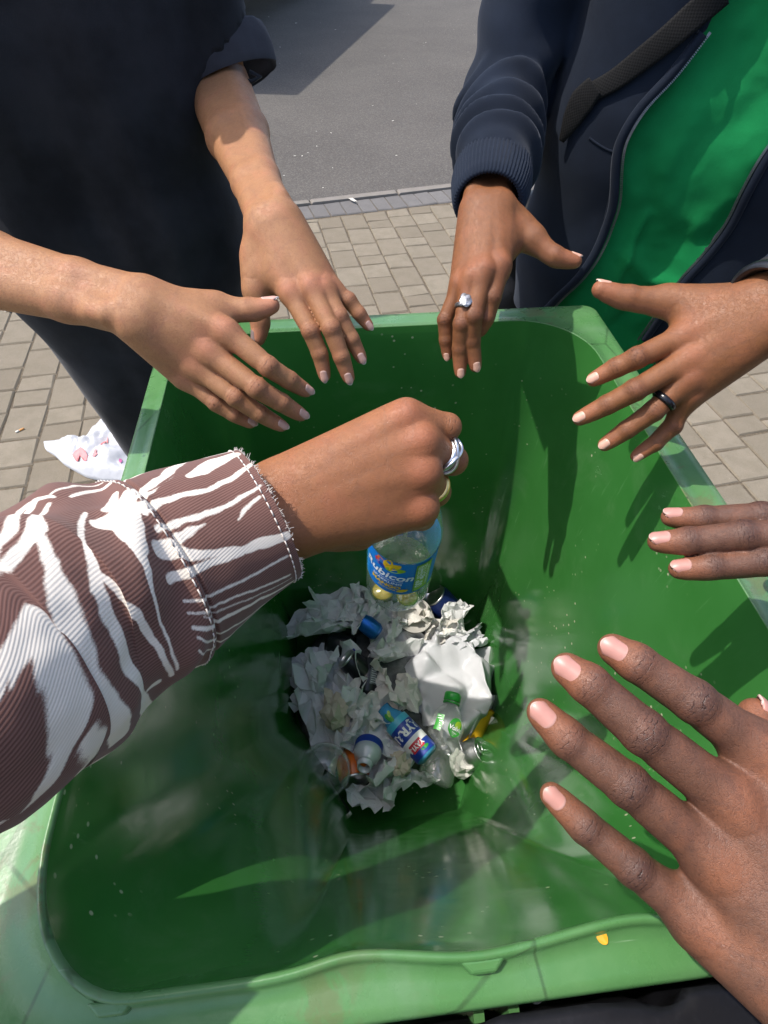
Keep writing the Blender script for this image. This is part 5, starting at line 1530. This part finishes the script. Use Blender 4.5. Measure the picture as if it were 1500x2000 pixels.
v, f, c, a, n, rr = ring_band(gg, 'middle', .70, 'ring', GOLD, Z0, .0056, .0018, rs=1.07)
mesh('gold_ring', place(v, c, a, n), f, GOLD, Z0)
# the printed sleeve
cl = np.array([P(521, 1006, .322), P(430, 1050, .312), P(318, 1110, .296), P(220, 1162, .278), P(110, 1222, .256), P(0, 1285, .233), P(-150, 1375, .212), v3(-.315, .058, 1.270), v3(-.365, .036, 1.272)])
rd = np.array([.0405, .0450, .0515, .0560, .0580, .0585, .058, .058, .058])
shf = np.vstack([cl, [gG['E'] * .35 + shG * .65, shG]])
NV, NU = 460, 340
C_ = catmull(cl, NV); Rr = np.interp(np.linspace(0, 1, NV), np.linspace(0, 1, len(rd)), rd)
Tn = nrm(np.gradient(C_, axis=0)); sl_ = np.r_[0, np.cumsum(np.linalg.norm(np.diff(C_, axis=0), axis=1))]
v_seam = sl_[np.argmin(np.abs(proj(C_)[0] - 316))]
ref = TOCAM
sv = np.zeros((NV, NU, 3)); UV = np.zeros((NV, NU, 2))
th = np.linspace(-np.pi, np.pi, NU, endpoint=False)
for i in range(NV):
    b = nrm(ref - Tn[i] * np.dot(ref, Tn[i])); cdir = np.cross(Tn[i], b)
    s = sl_[i]
    r = Rr[i] * (1 + .0 * th)
    r = r + .0022 * np.exp(-((s - v_seam - .004) / .006) ** 2) - .0022 * np.exp(-((s - v_seam + .001) / .0016) ** 2)
    bun = .0042 * np.exp(-((s - v_seam - .020) / .016) ** 2) * np.sin(th * 5 + s * 70 + .6) + .0040 * np.exp(-((s - v_seam - .05) / .03) ** 2) * np.sin(th * 3 + 1 - s * 50)
    r = r + bun
    lean = .0075 * np.sin(th + .4) * 0
    sv[i] = C_[i] + (np.cos(th) * r)[:, None] * b + (np.sin(th) * r)[:, None] * cdir
    UV[i, :, 0] = th * .052; UV[i, :, 1] = s
q = sv.reshape(-1, 3); sv = (q + (nrm(q - np.repeat(C_, NU, 0))) * (.0022 * fbm(q * 32, 3) * sstep(v_seam * .2, v_seam * 1.2, UV[..., 1].ravel()))[:, None]).reshape(NV, NU, 3)
# stripes traced as strokes: (x, y, width) in the print's own flat layout, mapped onto the cloth
z3 = lambda x, y: (x / 2.2215, 750 + y / 2.2215)
ST = [
 [(215, 520, 18), (150, 630, 62), (70, 760, 64), (-20, 880, 64), (-90, 960, 60)], [(150, 640, 40), (200, 790, 56), (300, 1010, 60), (400, 1250, 74), (480, 1420, 88), (520, 1530, 92)],
 [(370, 560, 20), (385, 720, 38), (420, 880, 48), (480, 1030, 50), (560, 1230, 62), (625, 1380, 76), (660, 1430, 70)], [(590, 700, 70), (640, 800, 42), (660, 900, 22), (700, 1050, 14), (770, 1240, 13)],
 [(430, 830, 30), (520, 910, 62), (600, 1000, 54), (680, 1130, 38), (745, 1265, 24)], [(560, 470, 60), (550, 560, 110), (560, 640, 120), (600, 690, 80)], [(420, 610, 60), (500, 600, 110), (560, 640, 100)], [(500, 480, 40), (480, 540, 70)],
 [(235, 492, 18), (150, 500, 30), (100, 560, 38), (40, 640, 42), (-40, 710, 40), (-110, 760, 40)], [(120, 495, 30), (60, 510, 30), (-20, 570, 28), (-90, 620, 26)], [(310, 488, 18), (420, 462, 26), (480, 430, 28), (505, 398, 16)], [(220, 478, 12), (330, 430, 14), (430, 398, 12)],
 [(92, 1030, 50), (130, 1110, 120), (165, 1250, 130), (188, 1400, 140), (208, 1550, 165), (212, 1650, 165), (165, 1770, 120)], [(100, 1060, 70), (30, 1160, 110), (-40, 1270, 130), (-110, 1400, 140)],
 [(370, 1545, 30), (405, 1620, 44)], [(690, 1290, 30), (640, 1330, 18)], [(-120, 1960, 70), (-20, 1900, 80), (50, 1868, 36)],
 [(530, 392, 36), (620, 372, 30), (720, 348, 12)], [(540, 510, 66), (640, 462, 58), (720, 402, 52), (800, 335, 34)], [(1005, 310, 60), (940, 335, 90), (880, 372, 74), (825, 398, 30)], [(990, 290, 50), (900, 305, 40)],
 [(615, 545, 56), (700, 508, 32), (800, 482, 24), (900, 457, 24), (1000, 412, 26), (1085, 352, 20)], [(680, 632, 26), (780, 602, 26), (880, 572, 23), (980, 532, 23), (1060, 482, 19), (1130, 440, 12)], [(1120, 490, 14), (1060, 550, 18), (1030, 592, 5)],
 [(690, 720, 76), (760, 712, 76), (830, 742, 44), (930, 732, 30), (1050, 722, 32), (1130, 692, 52), (1235, 662, 44)], [(770, 670, 50), (840, 632, 22), (890, 606, 5)], [(735, 845, 40), (850, 802, 36), (950, 762, 30), (1050, 732, 26)],
 [(800, 942, 10), (950, 895, 12), (1100, 830, 12), (1245, 748, 12)], [(815, 992, 9), (1000, 932, 12), (1255, 828, 12)], [(840, 1058, 15), (1000, 1002, 19), (1130, 932, 19), (1268, 858, 16)], [(860, 1104, 10), (1050, 1032, 12), (1250, 900, 11)], [(865, 1160, 10), (1000, 1092, 12), (1200, 960, 11)], [(885, 1010, 6), (1000, 965, 7), (1260, 845, 6)],
]
BR = [[(97, 1310, 66), (58, 1420, 118), (32, 1560, 165), (38, 1700, 185), (50, 1800, 190), (80, 1850, 60)], [(150, 700, 14), (120, 800, 70), (70, 920, 100), (0, 1020, 100)], [(640, 470, 10), (700, 440, 18), (770, 385, 20), (840, 330, 18)]]
fl = sv.reshape(-1, 3); pxv, pyv, dv = proj(fl); uvf = UV.reshape(-1, 2)
nv_ = nrm(fl - np.repeat(C_, NU, 0)); front = np.einsum('ij,ij->i', nv_, CAM - fl) > 0
front &= (pxv > -260) & (pxv < 700)
pf = np.stack([pxv, pyv], 1)[front]; uf = uvf[front]; df = dv[front]
def to_uv(x, y):
    d = (pf[:, 0] - x) ** 2 + (pf[:, 1] - y) ** 2; i = np.argpartition(d, 4)[:4]; w = 1 / (d[i] + .05)
    m = math.sqrt(d.min())
    return (uf[i] * w[:, None]).sum(0) / w.sum(), df[i].mean(), m
sd = np.full(len(fl), .02)
uvw_ = uvf + .0006 * np.stack([fbm(np.c_[uvf * 160, np.full(len(uvf), k * 3.3)], 3) for k in range(2)], 1)
def stroke(st, k):
    out = np.full(len(fl), .02)
    P2 = [(*to_uv(*z3(x, y)), w / 2.2215) for x, y, w in st]
    for (a, da, ma, wa), (b, db, mb, wb) in zip(P2[:-1], P2[1:]):
        ba = b - a; L2 = ba @ ba
        if L2 < 1e-9: continue
        t = np.clip(((uvw_ - a) @ ba) / L2, 0, 1)
        hw = .5 * k * (wa * da * (1 - t) + wb * db * t) / FPX
        out = np.minimum(out, np.linalg.norm(uvw_ - a - t[:, None] * ba, axis=1) - hw)
    return out
for st in ST: sd = np.minimum(sd, stroke(st, 1.22 if min(p[0] for p in st) > 500 else 1.08))
for st in BR: sd = np.maximum(sd, -stroke(st, 1.0))
back = np.abs(uvf[:, 0]) > .078
wv = np.sin(uvf[:, 1] * 150 + 3.0 * np.sin(uvf[:, 0] * 40) + 2.5 * fbm(np.c_[uvf * 22, np.zeros(len(uvf))], 2)) * .005 + .001
kbk = sstep(.074, .090, np.abs(uvf[:, 0])); sd = sd * (1 - kbk) + wv * kbk
t = NT('zebra_print_denim'); U = t.attr('flat').outputs['Vector']; oc = t.coord()
ms = t.ramp(t.math('ADD', t.attr('sd').outputs['Fac'], t.math('MULTIPLY_ADD', t.noise(1500, 2, .6, oc), .0012, -.0006)), .0006, -.0006)
sx_ = t.n('ShaderNodeSeparateXYZ'); t.l(U, sx_.inputs[0])
tph = t.math('ADD', t.math('MULTIPLY', sx_.outputs[0], 4000.0), t.math('MULTIPLY', sx_.outputs[1], 900.0))
tph = t.math('MULTIPLY_ADD', t.noise(300, 2, .6, oc), 1.2, tph)
tw = t.math('MULTIPLY_ADD', t.math('SINE', tph), .5, .5)
brown = t.mix(t.math('MULTIPLY', tw, .75), (.095, .043, .033), (.225, .125, .102)); brown = t.mix(t.ramp(t.noise(14, 4, .6, oc), .3, .7, 0, .35), brown, (.20, .10, .085))
white = t.mix(t.math('MULTIPLY', tw, .5), (.73, .66, .565), (.83, .775, .69))
c = t.mix(ms, brown, white)
t.set(Base_Color=c, Roughness=.92); t.b.inputs['Specular IOR Level'].default_value = .2; t.b.inputs['Sheen Weight'].default_value = .12
t.bump(t.math('ADD', tw, t.math('MULTIPLY', t.noise(1400, 2, .6, oc), .2)), .22, .0005)
ZEB = t.m
inner = np.array([C_[0] + (sv[0] - C_[0]) * .955, C_[6] + (sv[6] - C_[6]) * .93, C_[40] + (sv[40] - C_[40]) * .9])
allv = np.concatenate([inner[::-1].reshape(-1, 3), fl]); n3 = 3 * NU
sdA = np.r_[np.tile(sd[:NU], 3), sd]; uvA = np.concatenate([np.tile(uvf[:NU], (3, 1)), uvf]); uvA = np.c_[uvA, np.zeros(len(uvA))]
mesh('jacket_sleeve', allv, grid_faces(NU, NV + 3, True)[:, ::-1], ZEB, Z0, True, dict(sd=sdA, flat=uvA))
# stitching beside the seam and along the cuff edge, and a frayed hem
THREAD = simple('stitch_thread', (.66, .60, .54), .9)
acc = Acc()
def stitch(s0, gap, ln, off=.0009):
    i = int(np.argmin(np.abs(sl_ - s0))); ring = sv[i]; ctr = C_[i]
    per = np.r_[0, np.cumsum(np.linalg.norm(np.diff(ring, axis=0), axis=1))]; s = 0
    while s < per[-1] - ln:
        pp = [np.array([np.interp(x, per, ring[:, k]) for k in range(3)]) for x in (s, s + ln * .5, s + ln)]
        pp = [p + nrm(p - ctr) * o for p, o in zip(pp, (.0001, off, .0001))]
        acc.add(*tube(pp, .00036, 6)); s += ln + gap
stitch(v_seam + .005, .0012, .0040, .0006); stitch(.0035, .0010, .0034, .0006)
o = acc.build('stitching', THREAD, Z0); o['kind'] = 'stuff'
acc = Acc(); rg = np.random.default_rng(5)
for _ in range(330):
    j = rg.integers(0, NU); p = sv[0, j]; o = nrm(p - C_[0]); ln = rg.uniform(.0006, .0024) * (1.6 if abs(th[j] - 2.2) < .5 or abs(th[j] + 2.2) < .3 else 1)
    d = nrm(o * rg.uniform(.1, 1) - Tn[0] * rg.uniform(.2, 1.2) + rg.normal(0, .5, 3))
    acc.add(*tube([p, p + d * ln * .5, p + d * ln + rg.normal(0, .0005, 3)], [.0002, .00016, .0001], 4, False))
o = acc.build('frayed_edge', THREAD, Z0); o['kind'] = 'stuff'
# rest of the jacket, behind the viewpoint
f, lo, hi = field([(v3(zx + s * .07, zy - .02, 1.42), v3(zx + s * .075, zy + .0, 1.02), .10, .105) for s in (-1, 1)] + [(shG + v3(0, -.02, 0), gG['E'] * .55 + shG * .45, .062, .060, .03), (shZ, v3(zx + .26, zy - .02, 1.16), .062, .055, .03), (v3(zx + .26, zy - .02, 1.16), v3(zx + .27, zy + .05, .96), .055, .045, .03)], .05)
f2 = lambda p: f(p) + .005 * vnoise(p * 10)
v, F, n = polygonise(f2, lo, hi, .008)
sdj = np.sin(v[:, 2] * 95 + v[:, 0] * 38 + 3.4 * fbm(v * 9, 2)) * .006 + .0012
mesh('jacket', v, F, ZEB, Z0, True, dict(sd=sdj, flat=np.c_[v[:, 0] + v[:, 1], v[:, 2], 0 * v[:, 0]]))
acc = Acc(); M_ = 60
E2 = gG['E'] * .55 + shG * .45
f, lo, hi = field([(C_[-1], E2, .058, .060)], .02)
v, F, n = polygonise(f, lo, hi, .006); sdj = np.sin(v[:, 2] * 95 + v[:, 0] * 38 + 3.4 * fbm(v * 9, 2)) * .006 + .0012
mesh('upper_sleeve', v, F, ZEB, Z0, True, dict(sd=sdj, flat=np.c_[v[:, 0] + v[:, 1], v[:, 2], 0 * v[:, 0]]))
f, lo, hi = field([(v3(zx + .04 + s * .092, zy + .245, 1.03), v3(zx + .04 + s * .092, zy + .225, .5), .118, .085) for s in (-1, 1)] + [(v3(zx + .04 + s * .092, zy + .225, .5), v3(zx + .04 + s * .092, zy + .12, .07), .085, .072) for s in (-1, 1)] + [(v3(zx + .0, zy + .05, 1.04), v3(zx + .06, zy + .14, .96), .115, .115)], .04)
cloth('trousers', lambda p: np.maximum(f(p) + .014 * np.abs(fbm(p * 11, 3)) - .006, np.maximum(p[:, 1] + .003 + .006 * np.abs(vnoise(p * 30)), p[:, 2] - 1.062)), lo, hi, .006, BLACK_N, Z0)
shoes(Z0, [(zx - .05, zy + .1, 0), (zx + .13, zy + .1, 0)], (0, 1, 0), SHOE)
# ------------------------------------------------------------------ loose litter on the ground and the rim, parked van
# carrier bag lying on the paving beside the bin
zz = lambda x, y: (x / 4.6875, 560 + y / 4.6875)
OUT = [(372, 1372), (450, 1366), (600, 1358), (690, 1385), (780, 1355), (850, 1255), (980, 1150), (1160, 1120), (1330, 1180), (1420, 1400), (1380, 1640), (1250, 1730), (1060, 1728), (900, 1722), (760, 1690), (560, 1580), (480, 1500), (385, 1440)]
base = np.array([AZ(*zz(x, y), .035)[:2] for x, y in OUT])
bl = np.r_[base, base[:1]]; ti = np.linspace(0, len(base), 220, endpoint=False)
base = np.stack([np.interp(ti, np.arange(len(bl)), bl[:, k]) for k in (0, 1)], 1)
for _ in range(3): base = (np.roll(base, 1, 0) + 2 * base + np.roll(base, -1, 0)) / 4
bc_ = base.mean(0)
def bag_h(q, r):               # height of the bag's upper skin
    d = np.c_[q, np.zeros(len(q))]
    ridge = np.abs(fbm(d * 13 + 4, 3))
    return .012 + (1 - r ** 2.2) * (.050 + .035 * fbm(d * 5 + 2, 2) + .03 * ridge) * sstep(-1.22, -1.02, q[:, 0]) + .0015 * fbm(d * 60, 2) * (r < .98)
NR = 40
rows_ = []; rr_ = np.linspace(1, 0.02, NR)
for r in rr_:
    q = bc_ + (base - bc_) * r; rows_.append(np.c_[q, np.maximum(.004, bag_h(q, np.full(len(q), r)))])
rows_ = [np.c_[base * .999 + bc_ * .001, np.full(len(base), .002)]] + rows_
V_ = np.concatenate(rows_); cb = empty('carrier_bag', (bc_[0], bc_[1], 0), 'white plastic carrier bag with red print lying on the paving left of the bin', 'carrier bag')
o = mesh('bag_skin', V_, [tuple(q) for q in grid_faces(len(base), len(rows_), True)] + [tuple(range(len(V_) - len(base), len(V_)))], paper_mat('bag_film', (.66, .66, .68), .0, .3, .35), cb)
def drape(poly, name, mat):
    pts = np.array([AZ(*zz(x, y), .07)[:2] for x, y in poly]); c = pts.mean(0); V = []
    for r in np.linspace(0.02, 1, 8):
        q = c + (pts - c) * r
        ang = q - bc_; rad = []
        for p in q:
            a = math.atan2(*(p - bc_)[::-1]); bb = np.arctan2(base[:, 1] - bc_[1], base[:, 0] - bc_[0]); k = np.argmin(np.abs(np.angle(np.exp(1j * (bb - a))))); rad.append(np.linalg.norm(p - bc_) / np.linalg.norm(base[k] - bc_))
        V.append(np.c_[q, bag_h(q, np.array(rad)) + .004])
    V = np.concatenate(V); n = len(poly)
    return mesh(name, V, [tuple(x) for x in grid_faces(n, 8, True)] + [tuple(range(n))], mat, cb)
PRN = simple('faded_red_print', (.74, .20, .20), .5)
drape([(625, 1480), (660, 1445), (715, 1425), (750, 1450), (775, 1500), (770, 1548), (740, 1540), (715, 1500), (690, 1480), (668, 1500), (680, 1535), (650, 1520)], 'printed_mark', PRN)
drape([(830, 1520), (850, 1475), (872, 1468), (868, 1500), (885, 1505), (850, 1525)], 'printed_mark', PRN)
drape([(905, 1420), (925, 1370), (950, 1365), (938, 1405), (930, 1455)], 'printed_mark', PRN)
drape([(950, 1370), (975, 1345), (962, 1380)], 'printed_mark', PRN)
drape([(1060, 1540), (1068, 1522), (1085, 1520), (1090, 1540), (1075, 1555)], 'printed_mark', simple('purple_print', (.45, .10, .25), .5))
# cigarette end and pale scraps
a = AZ(30.5, 844, .004); b = AZ(47, 836.5, .004)
cg = empty('cigarette_end', a, 'orange and white cigarette end lying on the paving at the left', 'cigarette end')
v, f = tube([a, a + (b - a) * .42], .0035, 12); mesh('paper_end', v, f, simple('cig_paper', (.72, .68, .60), .9), cg)
v, f = tube([a + (b - a) * .42, b], .0036, 12); mesh('filter', v, f, simple('cig_filter', (.62, .30, .10), .9), cg)
SCR = simple('pale_scrap', (.62, .58, .50), .9, 0, .2, 60)
def scrap(px, py, sx, sy, sd, label, group=None, z=.006, name='litter_scrap'):
    v, f = sheet(sd, sx, sy, .35, 12, 5, .1, .2); c = AZ(px, py, z); R = np.array(Matrix.Rotation(sd * 1.3, 3, 'Z'))
    o = mesh(name, v @ R.T + c + (0, 0, sx * .2), f, SCR); m = o.modifiers.new('s', 'SOLIDIFY'); m.thickness = .001
    return tag(o, label, 'litter', group)
scrap(18, 605, .016, .012, 3, 'pale chip of litter on the paving under the left forearm', None)
scrap(689, 391, .032, .012, 4, 'torn white scrap lying along the kerb line', None, .016)
for i, (x, y) in enumerate([(400, 130), (245, 95), (620, 167), (265, 255), (308, 265), (945, 680), (515, 823), (392, 878), (433, 878), (1130, 240), (550, 1057), (595, 748), (830, 595), (605, 945), (965, 875), (1290, 665)]):
    s_ = .55 * (.026, .020, .016, .014, .014, .018, .013, .014, .014, .013, .010, .013, .011, .009, .011, .009)[i]
    scrap(440 + x / 2.8846, y / 2.8846, s_, s_ * .5, 10 + i, 'small pale fleck of litter on the dark asphalt', 'pale litter flecks on the asphalt', .008, 'litter_fleck')
c = AZ(1175, 1828, RIM); v, f = disc(0, 0, .0030, .0042, .3, 14, 1.2); v[:, 2] = .0008 * np.sin(v[:, 0] * 900)
v2 = v.copy(); v2[:, 2] += .0006
acc = Acc(); n = len(v); acc.add(np.concatenate([v, v2]) + c + (0, 0, -.0006), [tuple(range(n))[::-1], tuple(range(n, 2 * n))] + [(i, (i + 1) % n, n + (i + 1) % n, n + i) for i in range(n)])
tag(acc.build('orange_flake', simple('orange_flake', (.72, .34, .01), .6), None, False), 'small orange flake stuck on the near rim of the bin', 'flake')
# box van parked beyond, mostly outside the picture; it throws the shadow on the road
va, vb = np.array([-1.66, 6.85]), np.array([.55, 14.25])
vd = nrm(vb - va); vn = np.array([-vd[1], vd[0]]); VL = np.linalg.norm(vb - va)
van = empty('parked_van', (*(va + vd * VL / 2 + vn * 1.0), 0), 'dark edge of a tall van parked on the road at the top left', 'van')
def vbox(u0, u1, w0, w1, z0, z1): 
    q = [va + vd * u + vn * w for u, w in ((u0, w0), (u1, w0), (u1, w1), (u0, w1))]
    return [(*p, z0) for p in q] + [(*p, z1) for p in q], [(0, 3, 2, 1), (4, 5, 6, 7), (0, 1, 5, 4), (1, 2, 6, 5), (2, 3, 7, 6), (3, 0, 4, 7)]
VB = simple('van_paint', (.03, .035, .045), .35)
def vpart(name, mats, *boxes):
    acc = Acc()
    for b_ in boxes: acc.add(*vbox(*b_))
    o = acc.build(name, mats, van, False); m = o.modifiers.new('b', 'BEVEL'); m.width = .04; m.segments = 3; return o
vpart('load_body', VB, (0.05, 5.6, 0, 2.0, .55, 2.9))
v, f = vbox(5.62, VL - .05, 0, 2.0, .45, 1.25); mesh('bonnet', v, f, VB, van, False)
q = [(5.62, 0, 1.252), (7.25, 0, 1.252), (7.25, 2, 1.252), (5.62, 2, 1.252), (5.62, .08, 2.2), (6.6, .12, 2.2), (6.6, 1.88, 2.2), (5.62, 1.92, 2.2)]
mesh('cab', [(*(va + vd * u + vn * w), z) for u, w, z in q], [(0, 3, 2, 1), (4, 5, 6, 7), (0, 1, 5, 4), (1, 2, 6, 5), (2, 3, 7, 6), (3, 0, 4, 7)], simple('cab_glass', (.02, .025, .03), .08), van, False)
vpart('chassis', simple('chassis_black', (.012, .012, .012), .7), (0.1, VL - .3, .25, 1.75, .35, .53))
for u in (.9, VL - .95):
    for w in (.12, 1.88):
        c = va + vd * u + vn * w
        vv, ff = lathe([(.0, -.10), (.2, -.11), (.33, -.10), (.36, -.06), (.36, .06), (.33, .10), (.2, .11), (.0, .10)], 36)
        mesh('wheel', place(vv, (*c, .36), (vn[0], vn[1], 0)), ff, simple('van_tyre', (.012, .012, .012), .8), van)
